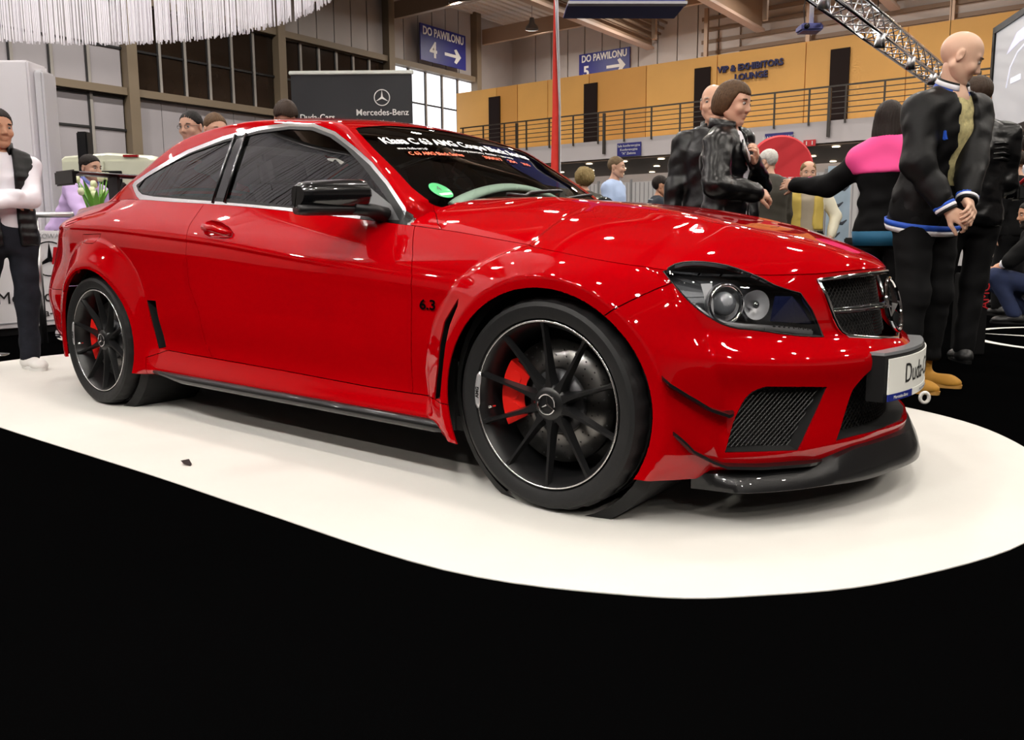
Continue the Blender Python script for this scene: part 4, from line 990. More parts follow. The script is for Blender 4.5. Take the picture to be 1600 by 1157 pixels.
s3 = empty('hanging_sign', (-1.88, 5.45, 3.50), .67, 'blue hall sign hanging from the roof at the top edge, seen from below', 'sign')
boxo('sign_board', (0, 0, .30), (1.30, .05, .70), NAVY, s3); boxo('sign_frame', (0, 0, -.05), (1.34, .10, .03), mat('sign_frame_grey', (.5, .5, .55), .4), s3); boxo('sign_frame', (0, .32, -.04), (1.34, .60, .02), NAVY, s3)
for dx in (-.5, .5): V, F = sweep([(dx, 0, .64), (dx, 0, 7.9)], .008, 6); mk('hanger', V, F, RAILM, s3)
s4 = boxo('info_sign', (-12.03, 23.93, 4.05), (.98, .05, .49), NAVY); tag(s4, 'small navy three-line sign on the white gallery band', 'sign')
for z, t in ((.14, 'Sala konferencyjna'), (0, 'Konferencyjna'), (-.14, '"A" Zielona')): text('sign_lettering', t, .125, LETW, s4, frame((0, -.03, z), (1, 0, 0), (0, 0, 1)), ext=.003)
s5 = boxo('info_sign', (-6.47, 23.93, 4.05), (.92, .05, .30), NAVY); tag(s5, 'wide navy pictogram sign on the white band above the red disc', 'sign'); text('sign_lettering', 'HALA 5  F  WC', .16, LETW, s5, frame((0, -.03, 0), (1, 0, 0), (0, 0, 1)), ext=.003)
REDS = mat('sign_red', (.62, .02, .03), .5)
s6 = boxo('safety_sign', (-5.47, 23.93, 3.80), (.38, .05, .20), REDS); tag(s6, 'small red fire safety sign on the white gallery band', 'sign')
for dx in (-.09, .09): boxo('pictogram', (dx, -.03, 0), (.03, .01, .12), LETW, s6)
# white partition below the gallery
PARM = mat('partition_white', (.50, .49, .50), .6)
pt = empty('partition', (-9.5, 22, 0), 0, 'ribbed pale partition under the gallery behind the crowd', 'partition')
for i in range(14): boxo('panel', (-8.5+i*1.3, 0, 1.36), (1.26, .05, 2.70), PARM, pt)
for i in range(15): boxo('post', (-9.15+i*1.3, -.03, 1.4), (.06, .09, 2.8), mat('post_grey', (.25, .25, .26), .4), pt)
bmr = bmesh.new()
for i in range(110): bx(bmr, (-9.1+i*.165, -.04, 1.36), (.02, .03, 2.66))
tag(bmk('rib', bmr, mat('rib_grey', (.36, .35, .37), .6), pt), kind='stuff')
# visible pendant lamps of the hall
LAMPH = mat('lamp_housing_grey', (.10, .09, .085), .4)
for p, lb in (((-19.5, 22.9, 10.3), 'round high-bay hall lamp over the arrow sign wall'), ((-19.5, 28.2, 10.3), 'round high-bay hall lamp in the far corner right of the arrow sign'), ((-13.2, 28.2, 10.3), 'round high-bay hall lamp among the beams above the gallery')):
    e = empty('hall_lamp', p, 0, lb, 'lamp')
    V, F = lathe([(.30, -.01), (.29, .10), (.14, .26), (.10, .50), (.001, .51)], 20, axis='z'); mk('lamp_shade', V, F, LAMPH, e)
    V, F = sweep([(0, 0, .5), (0, 0, 1.5)], .012, 6); mk('hanger', V, F, LAMPH, e)
# ---------------------------------------------------------------- booth
WHT2 = mat('booth_white', (.84, .82, .84), .45); SILV = mat('brushed_silver', (.6, .6, .62), .3, metal=1.); BLKM = mat('banner_black', (.012, .013, .016), .55)
RV = Vector((math.cos(YAW), math.sin(YAW), 0)); FV = Vector((-math.sin(YAW), math.cos(YAW), 0))
# fringe ring lamp above the car
RC = Vector((-4.75, -.72, 0)); RR_ = 3.46
fr = empty('fringe_chandelier', (RC.x, RC.y, 3.10), 0, 'huge round chandelier of white hanging strings over the car', 'chandelier')
STR = mat('string_white', (.92, .90, .95), .7); V = []; F = []
rs = random.Random(3)
for lay_, (rr, nn_) in enumerate(((RR_, 1000), (RR_-.10, 760))):
    for i in range(nn_):
        if rs.random() < .14: continue
        a = 2*PI*(i+rs.uniform(-.3, .3))/nn_; w = .0068; r = rr+rs.uniform(-.02, .02); zb = rs.uniform(-.012, .012); b = len(V)
        for q in range(4):
            aa = a+(w/rr)*(-1, 1, 1, -1)[q]; r2 = r+(-1, -1, 1, 1)[q]*.004
            V.append((r2*math.cos(aa), r2*math.sin(aa), zb)); V.append((r2*math.cos(aa), r2*math.sin(aa), 3.4))
        for q in range(4): F.append((b+2*q, b+2*((q+1) % 4), b+2*((q+1) % 4)+1, b+2*q+1))
tag(mk('string_curtain', V, F, STR, fr, smooth=False), kind='stuff')
V, F = lathe([(RR_+.03, 3.38), (RR_+.03, 3.5), (RR_-.15, 3.5), (RR_-.15, 3.38)], 72, axis='z'); mk('ring_frame', V+[], F, SILV, fr)
for k in range(4): a = k*PI/2; V, F = sweep([(RR_*math.cos(a), RR_*math.sin(a), 3.5), (RR_*.9*math.cos(a), RR_*.9*math.sin(a), 7.2)], .01, 6); mk('hanger', V, F, SILV, fr)
V, F = lathe([(.001, -.16), (.10, -.13), (.16, 0), (.10, .13), (.001, .16)], 20, axis='z'); mk('lamp_globe', [(x, y, z+2.9) for x, y, z in V], F, mat('globe_glow', (1, 1, 1), .3, emit=(1, .97, .92), es=8.), fr)
V, F = sweep([(0, 0, 3.06), (0, 0, 7.2)], .012, 6); mk('lamp_cord', V, F, SILV, fr)
pl_ = bpy.data.lights.new('chandelier_light', 'POINT'); pl_.energy = 170; pl_.shadow_soft_size = .2; pl_.color = (1, .97, .94); o = bpy.data.objects.new('chandelier_light', pl_); o.location = (RC.x, RC.y, 5.6); COL.objects.link(o)
# white display wall and star counter at the left
ew = empty('display_wall', Vector((-6.12, .835, 0))-RV*1.6+FV*.2, YAW, 'tall plain white display wall behind the man in the padded vest', 'display wall')
boxo('wall_panel', (-.02, 0, 1.32), (3.24, .36, 2.64), WHT2, ew, bev=.02); boxo('edge_panel', (1.64, .04, 1.28), (.10, .26, 2.56), mat('booth_white2', (.72, .72, .74), .4), ew, bev=.02)
ct = empty('reception_counter', (-5.08, -.35, 0), 0, 'white counter front with a big star emblem beside the car tail', 'counter')
boxo('counter_front', (0, 0, .50), (.10, 2.2, .86), WHT2, ct, bev=.006); boxo('counter_plinth', (-.02, 0, .04), (.08, 2.16, .07), MBLK, ct); boxo('counter_line', (.052, 0, .115), (.006, 2.1, .012), mat('line_grey', (.3, .3, .32), .5), ct)
V, F = star_vf(.155, .010, .035); Rz = Matrix.Rotation(PI/2, 4, 'Z'); mk('star_emblem', *xf((V, F), Matrix.Translation((.056, .797, .675)) @ Rz @ Matrix.Diagonal((1, .3, 1, 1))), GBLK, ct, auto=30)
text('counter_lettering', 'Mercedes-Benz', .15, INK, ct, frame((.055, .80, .335), (0, 1, 0), (0, 0, 1)), ext=.002, sx=1.0); text('counter_lettering', 'Duda-Cars', .10, INK, ct, frame((.055, .76, .185), (0, 1, 0), (0, 0, 1)), ext=.002); text('counter_lettering', 'AUTORYZOWANY', .06, mat('pale_ink', (.45, .45, .47), .5), ct, frame((.055, .72, .88), (0, 1, 0), (0, 0, 1)), ext=.002)
rv = empty('hand_rail', (-4.28, .02, 0), YAW, 'polished steel hand rail beside the star counter', 'rail')
V, F = sweep([(-.55, 0, 1.047), (.33, 0, 1.047)], .022, 10); mk('rail_bar', V, F, SILV, rv); 
for dx in (-.45, .02): V, F = sweep([(dx, 0, 0), (dx, 0, 1.04)], .026, 10); mk('post', V, F, SILV, rv)
# van
VANW = mat('van_cream', (.72, .74, .60), .3, coat=.6)
vn = empty('delivery_van', Vector((-10.24, 3.33, 0))+FV*1.2, YAW, 'pale cream delivery van with black rear window behind the stand', 'van')
prof = [(-1.02, .45), (-1.05, 1.2), (-1.02, 1.75), (-.93, 2.06), (-.70, 2.22), (0, 2.27), (.70, 2.22), (.93, 2.06), (1.02, 1.75), (1.05, 1.2), (1.02, .45)]
V = []; F = []; m = len(prof)
for y, s_ in ((-.62, .955), (-.56, .985), (-.45, 1.0), (4.2, 1.0)): V += [(x*s_, y, (z-1.2)*s_+1.2) for x, z in prof]
for i in range(3):
    for q in range(m-1): F.append((i*m+q, i*m+q+1, (i+1)*m+q+1, (i+1)*m+q))
F.append(tuple(range(m)))
mk('van_body', V, F, VANW, vn, auto=40); boxo('van_bumper', (0, -.62, .42), (1.9, .14, .2), MBLK, vn, bev=.03)
for sx_ in (-.49, .49): boxo('rear_door', (sx_, -.632, 1.32), (.93, .03, 1.62), VANW, vn, bev=.012)
boxo('door_window', (.02, -.655, 1.76), (.50, .02, .40), GBLK, vn, bev=.008); boxo('brake_lamp', (.42, -.625, 2.20), (.24, .05, .035), mat('lamp_red', (.35, .0, .005), .1, coat=1.), vn)
for sx_ in (-.8, .8):
    V, F = lathe([(.16, -.1), (.30, -.1), (.34, -.06), (.34, .1), (.1, .1)], 24); mk('van_wheel', *xf((V, F), Matrix.Translation((sx_, .7, .34)) @ Matrix.Rotation(PI/2, 4, 'Z')), TYRE, vn)
text('van_lettering', 'SPRINTER', .20, mat('ink_dark', (.03, .03, .035), .5), vn, frame((-.60, -.652, 1.86), (1, 0, 0), (0, 0, 1)), ext=.003, sx=1.0)
# column speaker, flowers
cs_ = empty('slim_loudspeaker', (-6.05, 1.32, 0), YAW, 'slim black column loudspeaker behind the man in lilac', 'speaker')
boxo('speaker_column', (0, 0, 1.30), (.11, .12, 1.34), MBLK, cs_, bev=.012); V, F = lathe([(.11, 0), (.11, .02), (.03, .04), (.03, .6), (.001, .6)], 20, axis='z'); mk('speaker_base', V, F, MBLK, cs_)
fl = empty('tulip_vase', (-3.86, .33, 0), 0, 'white tulips with green leaves in a slender stand behind the car tail', 'flowers')
V, F = lathe([(.001, 0), (.14, 0), (.14, .02), (.03, .05), (.025, .80), (.07, .86), (.085, 1.08), (.075, 1.08), (.001, .9)], 20, axis='z'); mk('vase', V, F, WHT2, fl)
GRNL = mat('leaf_green', (.16, .42, .05), .5); TUL = mat('tulip_white', (.80, .84, .55), .5)
rs = random.Random(5)
for k in range(9):
    a = k*2*PI/9+rs.uniform(-.2, .2); r = rs.uniform(.02, .13); h = 1.20+rs.uniform(0, .16); tip = (r*math.cos(a), r*math.sin(a), h)
    V, F = sweep([(0, 0, 1.0), (tip[0]*.5, tip[1]*.5, 1.1), tip], .005, 6); mk('stem', V, F, GRNL, fl)
    V, F = lathe([(.001, -.03), (.020, -.02), (.026, .005), (.016, .032), (.006, .034)], 10, axis='z'); mk('bloom', [(x+tip[0], y+tip[1], z+h) for x, y, z in V], F, TUL, fl)
for k in range(10):
    a = k*.63+.3; L = .26+.05*(k % 3); V = []; 
    for t in np.linspace(0, 1, 6): w = .020*math.sin(PI*min(1, t*.95+.05)); c = (t*L*.45*math.cos(a), t*L*.45*math.sin(a), 1.03+L*t*(1-.18*t)); V += [(c[0]-w*math.sin(a), c[1]+w*math.cos(a), c[2]), (c[0]+w*math.sin(a), c[1]-w*math.cos(a), c[2])]
    mk('leaf', V, [(2*i, 2*i+1, 2*i+3, 2*i+2) for i in range(5)], GRNL, fl)
# black dealer banner behind the car
d1 = Vector((-3.585, 2.089, 0)); d2 = Vector((-2.66, 2.77, 0)); u_ = (d2-d1).normalized(); bl = (d2-d1).length+.02; bn = empty('dealer_banner', (d1+d2)/2, math.atan2(u_.y, u_.x), 'wide black roll-up dealer banner with a white star behind the roof', 'banner')
boxo('banner_sheet', (0, 0, 1.22), (bl-.03, .012, 2.36), BLKM, bn); boxo('banner_bar', (0, -.002, 2.385), (bl, .035, .035), mat('bar_pale', (.72, .76, .70), .35), bn, bev=.006); boxo('banner_base', (0, 0, .05), (bl+.03, .16, .09), SILV, bn, bev=.02)
V, F = star_vf(.072, .006, .06); mk('star_emblem', *xf((V, F), Matrix.Translation((.285, -.012, 2.155)) @ Matrix.Diagonal((1, .4, 1, 1))), LETW, bn, auto=30)
text('banner_lettering', 'Mercedes-Benz', .080, LETW, bn, frame((.285, -.010, 2.018), (1, 0, 0), (0, 0, 1)), ext=.002, bold=.0008); text('banner_lettering', 'Duda-Cars', .075, LETW, bn, frame((-.33, -.010, 1.978), (1, 0, 0), (0, 0, 1)), ext=.002, bold=.0008); text('banner_lettering', 'Osobowe', .055, LETW, bn, frame((.30, -.010, 1.93), (1, 0, 0), (0, 0, 1)), ext=.002)
# red feather flag
fg = empty('feather_flag', (-2.99, 5.66, 0), YAW, 'tall narrow red feather flag with a white edge on a pole', 'flag')
V, F = sweep([(.045, 0, 0), (.045, 0, 2.5), (.0, 0, 3.6), (-.04, 0, 4.3)], .012, 8); mk('pole', V, F, SILV, fg)
V = []; zs = np.linspace(1.2, 4.3, 16)
for z in zs: t = (z-1.2)/3.1; V += [(.042-.085*(t > .4)*(t-.4)-.105*(1-t**1.6)-.002, .01*math.sin(z*3), z), (.042-.085*(t > .4)*(t-.4)*1.0, 0, z)]
o = mk('flag_sheet', V, [(2*i, 2*i+1, 2*i+3, 2*i+2) for i in range(15)], mat('flag_red', (.80, .035, .02), .6), fg); s_ = o.modifiers.new('th', 'SOLIDIFY'); s_.thickness = .004
V = []
for z in zs: t = (z-1.2)/3.1; x = .042-.085*(t > .4)*(t-.4); V += [(x, -.004, z), (x+.022, -.004, z)]
o = mk('flag_edge', V, [(2*i, 2*i+1, 2*i+3, 2*i+2) for i in range(15)], WHT2, fg); s_ = o.modifiers.new('th', 'SOLIDIFY'); s_.thickness = .006
for i, ch in enumerate('CASTROL'[:0]): pass
# red disc sign
rd = empty('disc_sign', (-1.76, 10.35, 0), YAW-.05, 'large red disc sign with white capitals behind the crowd', 'sign')
V, F = lathe([(.001, -.05), (.50, -.05), (.53, -.02), (.53, .02), (.50, .05), (.001, .05)], 56); mk('disc', *xf((V, F), Matrix.Translation((0, 0, 1.93))), REDS, rd, auto=40)
mk('disc_band', [(-.50, -.056, 1.60), (.50, -.056, 1.60), (.50, -.056, 1.79), (-.50, -.056, 1.79)], [(0, 1, 2, 3)], mat('band_pale', (.75, .70, .72), .5), rd, smooth=False); text('disc_lettering', 'BEIG', .23, REDS, rd, frame((.06, -.06, 1.69), (1, 0, 0), (0, 0, 1)), ext=.003, bold=.01)
V, F = sweep([(0, 0, 0), (0, 0, 1.42)], .05, 10); mk('disc_post', V, F, SILV, rd)
# pale banner with climbing prints
sn = empty('roll_up_banner', (.17, 6.68, 0), YAW, 'pale blue roll-up banner with dark figures beside the yellow vest man', 'banner')
SNM = mat('banner_ice', (.42, .55, .68), .5, var=.35, vscale=4); boxo('banner_sheet', (0, 0, .86), (.26, .012, 1.52), SNM, sn); boxo('banner_base', (0, 0, .05), (.30, .12, .08), SILV, sn)
for z, dx in ((1.52, 0), (1.36, .03), (1.18, -.03), (.98, .02), (.84, -.05)):
    V, F = sweep([(dx-.07, -.009, z-.03), (dx-.02, -.009, z+.01), (dx+.03, -.009, z), (dx+.08, -.009, z+.04)], [.008, .022, .018, .006], 8, flat=(1, .15), up=(0, 0, 1)); mk('figure_print', V, F, mat('print_dark', (.05, .06, .08), .6), sn)
# lighting truss, hanging projector
TR = mat('truss_alu', (.65, .64, .66), .22, metal=1.)
tr = empty('lighting_truss', (-.16, 6.2, 3.5), -.016, 'silver box truss with small spot lamps crossing over the stand', 'truss'); L = 9.0
for dx in (-.13, .13):
    for dz in (0, .26): V, F = sweep([(dx, -2.5, dz), (dx, L, dz)], .022, 8); mk('chord', V, F, TR, tr)
bmt = bmesh.new(); k = 0
for y in np.arange(-2.5, L, .26):
    s_ = 1 if k % 2 else -1; k += 1
    for dx in (-.13, .13): cyl(bmt, (dx, y, .13-s_*.13), (dx, y+.26, .13+s_*.13), .010, n=6)
    for dz in (0, .26): cyl(bmt, (-s_*.13, y, dz), (s_*.13, y+.26, dz), .010, n=6)
tag(bmk('lattice', bmt, TR, tr, smooth=True), kind='stuff')
for y in (-1.8, .4, 2.8, 4.6, 6.2):
    V, F = lathe([(.001, .12), (.05, .12), (.06, .02), (.075, -.06), (.06, -.06), (.001, -.02)], 16, axis='z'); o = mk('spot_lamp', V, F, SILV, tr); o.location = (.10, y, -.10); o.rotation_euler = (.3, .2, 0)
    V, F = lathe([(.001, 0), (.055, 0)], 14, axis='z'); q = mk('spot_glow', [(a, b, -.052) for a, b, c in V], F, mat('spot_glow', (1, 1, 1), .3, emit=(1, .98, .9), es=30.), o)
for y in (-2.0, 3, 8): V, F = sweep([(0, y, .26), (0, y, 8.0)], .006, 6); mk('hanger', V, F, MBLK, tr)
pj = empty('hanging_projector', (-.55, 7.70, 3.36), YAW, 'small projector on a white ceiling drop beside the truss', 'projector')
boxo('projector_body', (0, 0, .05), (.27, .24, .09), mat('projector_blue', (.10, .11, .32), .35), pj, bev=.02); V, F = lathe([(.001, 0), (.028, 0), (.032, .04), (.03, .05), (.001, .05)], 14); mk('lens', *xf((V, F), Matrix.Translation((-.08, -.16, .05))), GBLK, pj)
V, F = sweep([(.02, 0, .08), (.02, 0, .5), (.03, 0, 1.0), (.03, 0, 8)], [.028, .028, .03, .03], 10); mk('drop_tube', V, F, WHT2, pj); V, F = sweep([(-.06, 0, .1), (-.08, 0, .3), (-.03, 0, .55), (.0, 0, 1.2)], .006, 6); mk('cable', V, F, INTD, pj)
# projection screen at the right
e1 = Vector((1.464, 7.92, 0)); dr = Vector((.42, -.91, 0)).normalized()
sc = empty('projection_screen', e1+dr*1.25, math.atan2(dr.y, dr.x), 'grey projection screen in a black frame showing a faint car', 'screen'); 
SCRM = mat('screen_grey', (.45, .45, .46), .5, emit=(.40, .39, .41), es=.62)
boxo('screen_sheet', (0, 0, 2.54), (2.42, .03, 1.10), SCRM, sc)
for z in (3.12, 1.95): boxo('screen_frame', (0, -.005, z), (2.54, .06, .07), MBLK, sc)
for x_ in (-1.24, 1.24): boxo('screen_frame', (x_, -.005, 2.54), (.06, .06, 1.2), MBLK, sc)
PRJ = mat('picture_glow', (.6, .6, .75), .5, emit=(.66, .64, .88), es=.8); PRD = mat('picture_line', (.75, .75, .85), .5, emit=(.80, .80, .92), es=.8)
V, F = sweep([(-.80, -.02, 2.42), (-.72, -.02, 2.62), (-.55, -.02, 2.74), (-.30, -.02, 2.80), (.1, -.02, 2.80), (.4, -.02, 2.66)], .010, 6, flat=(1, .3), up=(0, 0, 1)); mk('picture_outline', V, F, PRD, sc)
V = [(-.85, -.019, 2.78), (-.6, -.019, 2.95), (-.2, -.019, 2.98), (.2, -.019, 2.9), (.0, -.019, 2.84), (-.5, -.019, 2.84)]; mk('picture_glow', V, [tuple(range(6))], PRJ, sc, smooth=False); boxo('picture_plate', (-.55, -.02, 2.47), (.26, .004, .055), PRD, sc)
# dark display pillar with blue edge, black chest, floor star
dp = empty('display_pillar', (1.93, 3.62, 0), YAW, 'low black display pillar with a glowing blue edge behind the yellow boots', 'display pillar')
boxo('pillar_body', (0, 0, .29), (.16, .16, .57), MBLK, dp, bev=.006); boxo('blue_strip', (-.055, -.083, .24), (.022, .006, .42), mat('blue_glow', (.02, .03, .5), .3, emit=(.02, .04, .75), es=.5), dp); text('pillar_lettering', 'AMG', .085, REDS, dp, frame((.055, -.083, .42), (0, 0, 1), (-1, 0, 0)), ext=.002)
lc_ = empty('black_chest', (1.41, 3.04, 0), YAW, 'plain black chest standing in front of the pink-shouldered woman', 'chest'); boxo('chest_body', (0, 0, .40), (.34, .16, .78), MBLK, lc_, bev=.01); boxo('chest_lid', (0, 0, .81), (.36, .18, .04), MBLK, lc_, bev=.008)
V = []; F = []
W_ = mat('floor_white', (.75, .74, .70), .7)
st = empty('floor_star', (2.72, 5.02, 0), 0, 'white star-in-ring mark laid on the black floor at the right', 'floor mark')
V, F = lathe([(.92, 0.004), (.99, .004), (.99, 0.001)], 72, axis='z'); mk('ring_mark', V, F, W_, st, smooth=False)
for a in (PI, PI/3, -PI/3):
    u = Vector((math.cos(a), math.sin(a), 0)); w = Vector((-u.y, u.x, 0)); mk('star_arm', [u*.96+Vector((0, 0, .004)), w*.07+Vector((0, 0, .004)), -w*.07+Vector((0, 0, .004))], [(0, 1, 2)], W_, st, smooth=False)
# stool bases at the far left, scraps on the floor
e = empty('bar_stool', (-3.86, -.60, 0), 0, 'round chrome stool at the far left edge beside the white carpet', 'stool'); V, F = lathe([(.001, 0), (.20, 0), (.20, .012), (.05, .03), (.03, .06), (.028, .66), (.001, .66)], 28, axis='z'); mk('stool_base', V, F, CHR, e); V, F = lathe([(.001, .66), (.17, .66), (.18, .69), (.17, .72), (.001, .73)], 28, axis='z'); mk('seat', V, F, MBLK, e)
lf = [( .0, .0), (.03, .02), (.06, .015), (.075, .0), (.05, -.02), (.02, -.018)]
o = mk('dry_leaf', [(x, y, .012+.01*math.sin(x*60)) for x, y in lf], [tuple(range(6))], INK); o.location = (-.02, -1.27, .0); o.scale = (.8, .8, 1); tag(o, 'tiny dark leaf lying on the white carpet', 'leaf')
V, F = sweep([(.022*math.cos(a), 0, .028+.026*math.sin(a)) for a in np.linspace(0, 2*PI, 25)[:-1]], .009, 8, closed=True); o = mk('tape_roll', V, F, W_); o.location = (2.02, 1.55, .004); o.rotation_euler = (0, 0, YAW); tag(o, 'small white ring on the black floor by the carpet edge', 'tape roll')
# ================================================================ people: distance fields meshed into smooth figures
def snet(fn, lo, hi, h):
    lo = np.asarray(lo, float); n = np.maximum(np.ceil((np.asarray(hi)-lo)/h).astype(int)+1, 3)
    g = [lo[i]+h*np.arange(n[i]) for i in range(3)]
    P = np.stack(np.meshgrid(*g, indexing='ij'), -1).reshape(-1, 3)
    D = fn(P).reshape(n); S_ = D < 0
    c = np.zeros(n-1, int)
    for i in (0, 1):
        for j in (0, 1):
            for k in (0, 1): c += S_[i:n[0]-1+i, j:n[1]-1+j, k:n[2]-1+k]
    act = (c > 0) & (c < 8); idx = -np.ones(n-1, int); I = np.argwhere(act); idx[act] = np.arange(len(I))
    if len(I) == 0: return np.zeros((0, 3)), []
    acc = np.zeros((len(I), 3)); cnt = np.zeros(len(I))
    cor = [(i, j, k) for i in (0, 1) for j in (0, 1) for k in (0, 1)]
    vals = {q: D[I[:, 0]+q[0], I[:, 1]+q[1], I[:, 2]+q[2]] for q in cor}
    for a in cor:
        for ax in range(3):
            if a[ax] == 0:
                b = list(a); b[ax] = 1; b = tuple(b); va, vb = vals[a], vals[b]; m = (va < 0) != (vb < 0)
                t = np.where(m, va/np.where(va-vb == 0, 1e-9, va-vb), 0)
                p = np.tile(np.array(a, float), (len(I), 1)); p[:, ax] = t; acc += p*m[:, None]; cnt += m
    V = lo+h*(I+acc/np.maximum(cnt, 1)[:, None]); F = []
    for ax in range(3):
        u, v = (ax+1) % 3, (ax+2) % 3
        sl0 = [slice(None)]*3; sl1 = [slice(None)]*3; sl0[ax] = slice(0, n[ax]-1); sl1[ax] = slice(1, n[ax])
        a, b = S_[tuple(sl0)], S_[tuple(sl1)]; E = np.argwhere(a != b)
        ok = (E[:, u] > 0) & (E[:, v] > 0) & (E[:, u] < n[u]-1) & (E[:, v] < n[v]-1); E = E[ok]
        if len(E) == 0: continue
        du = np.zeros(3, int); du[u] = 1; dv = np.zeros(3, int); dv[v] = 1
        q = [idx[tuple((E-x).T)] for x in (du+dv, dv, 0*du, du)]
        fl = a[tuple(E.T)]; Q = np.stack(q, 1); Q[~fl] = Q[~fl][:, ::-1]; F.append(Q)
    return V, np.concatenate(F) if F else []
def nmesh(name, VF, m, parent=None, smooth=True):
    V, F = VF; me = bpy.data.meshes.new(name); F = np.asarray(F, np.int32)
    me.vertices.add(len(V)); me.vertices.foreach_set('co', np.asarray(V, np.float32).ravel())
    me.loops.add(F.size); me.loops.foreach_set('vertex_index', F.ravel()); me.polygons.add(len(F))
    me.polygons.foreach_set('loop_start', np.arange(0, F.size, 4, dtype=np.int32)); me.polygons.foreach_set('loop_total', np.full(len(F), 4, np.int32))
    me.polygons.foreach_set('use_smooth', np.ones(len(F), bool)); me.materials.append(m); me.update(calc_edges=True); me.validate()
    return link(bpy.data.objects.new(name, me), parent)
def catm(A, B):
    if len(A[0]) == 0: return B
    if len(B[0]) == 0: return A
    return np.concatenate([A[0], B[0]]), np.concatenate([A[1], np.asarray(B[1])+len(A[0])])
def cap(P, a, b, ra, rb):
    a = np.asarray(a, float); b = np.asarray(b, float); pa = P-a; ba = b-a; t = np.clip(pa@ba/max(ba@ba, 1e-9), 0, 1)
    return np.linalg.norm(pa-t[:, None]*ba, axis=1)-(ra+(rb-ra)*t)
def ell(P, c, r, R=None):
    q = P-np.asarray(c, float)
    if R is not None: q = q@R
    r = np.asarray(r, float); k0 = np.linalg.norm(q/r, axis=1); k1 = np.linalg.norm(q/(r*r), axis=1); return k0*(k0-1)/np.maximum(k1, 1e-9)
def smin(a, b, k):
    h = np.clip(.5+.5*(b-a)/k, 0, 1); return b*(1-h)+a*h-k*h*(1-h)
def smax(a, b, k): return -smin(-a, -b, k)
def wav(P, s, seed=0):
    r = np.random.RandomState(seed); o = 0
    for i in range(5):
        d = r.normal(size=3); d /= np.linalg.norm(d); o = o+np.sin(P@d*s*(1+.5*i)+r.uniform(0, 6.28))/(1+.4*i)
    return o/2.4
def rotz(a): c, s = math.cos(a), math.sin(a); return np.array([[c, -s, 0], [s, c, 0], [0, 0, 1.]])
def roty(a): c, s = math.cos(a), math.sin(a); return np.array([[c, 0, s], [0, 1, 0], [-s, 0, c]])
def rotx(a): c, s = math.cos(a), math.sin(a); return np.array([[1, 0, 0], [0, c, -s], [0, s, c]])
def nrm(v): v = np.asarray(v, float); return v/max(np.linalg.norm(v), 1e-9)
def ik(a, b, l1, l2, hint):
    a = np.asarray(a, float); b = np.asarray(b, float); d = b-a; L = np.linalg.norm(d); m = (l1+l2)*.999
    if L > m: b = a+d/L*m; d = b-a; L = m
    u = d/L; x = (l1*l1-l2*l2+L*L)/(2*L); h = math.sqrt(max(l1*l1-x*x, 0)); w = np.asarray(hint, float); w = nrm(w-u*(w@u))
    return a+u*x+w*h, b
def head_sdf(P, fem=0., wide=1., jaw=1.):
    Q = P/np.array([1, wide, 1])
    d = ell(Q, (-.010, 0, .035), (.098, .076, .090))
    d = smin(d, ell(Q, (.028, 0, -.028), (.068, .062, .088)), .03)
    for s in (1, -1):
        d = smin(d, cap(Q, (-.012, s*.056*jaw, -.055), (.058, s*.018, -.100), .020, .017), .03)
        d = smin(d, cap(Q, (.077, s*.012, .026), (.066, s*.044, .026), .011, .011), .014)
        d = smin(d, ell(Q, (.066, s*.042, -.030), (.020, .022, .022)), .02)
    d = smin(d, ell(Q, (.070, 0, -.102), (.020, .020, .017)), .02)
    d = smin(d, cap(Q, (.086, 0, .012), (.107, 0, -.026), .0085, .0115), .012)
    for s in (1, -1): d = smin(d, ell(Q, (.096, s*.012, -.033), (.011, .008, .008)), .008)
    for s in (1, -1): d = smax(d, -ell(Q, (.103, s*.034, .006), (.019, .020, .012)), .012)
    d = smin(d, ell(Q, (.086, 0, -.060), (.011, .024, .0065)), .006); d = smin(d, ell(Q, (.084, 0, -.071), (.012, .021, .007)), .006)
    d = smax(d, -ell(Q, (.098, 0, -.0655), (.008, .024, .0022)), .004)
    for s in (1, -1):
        R = rotz(s*.35)
        e = ell(Q, (-.014, s*.080, -.006), (.019, .009, .032), R); e = smax(e, -ell(Q, (-.008, s*.092, -.004), (.012, .009, .021), R), .006); d = smin(d, e, .008)
    return d
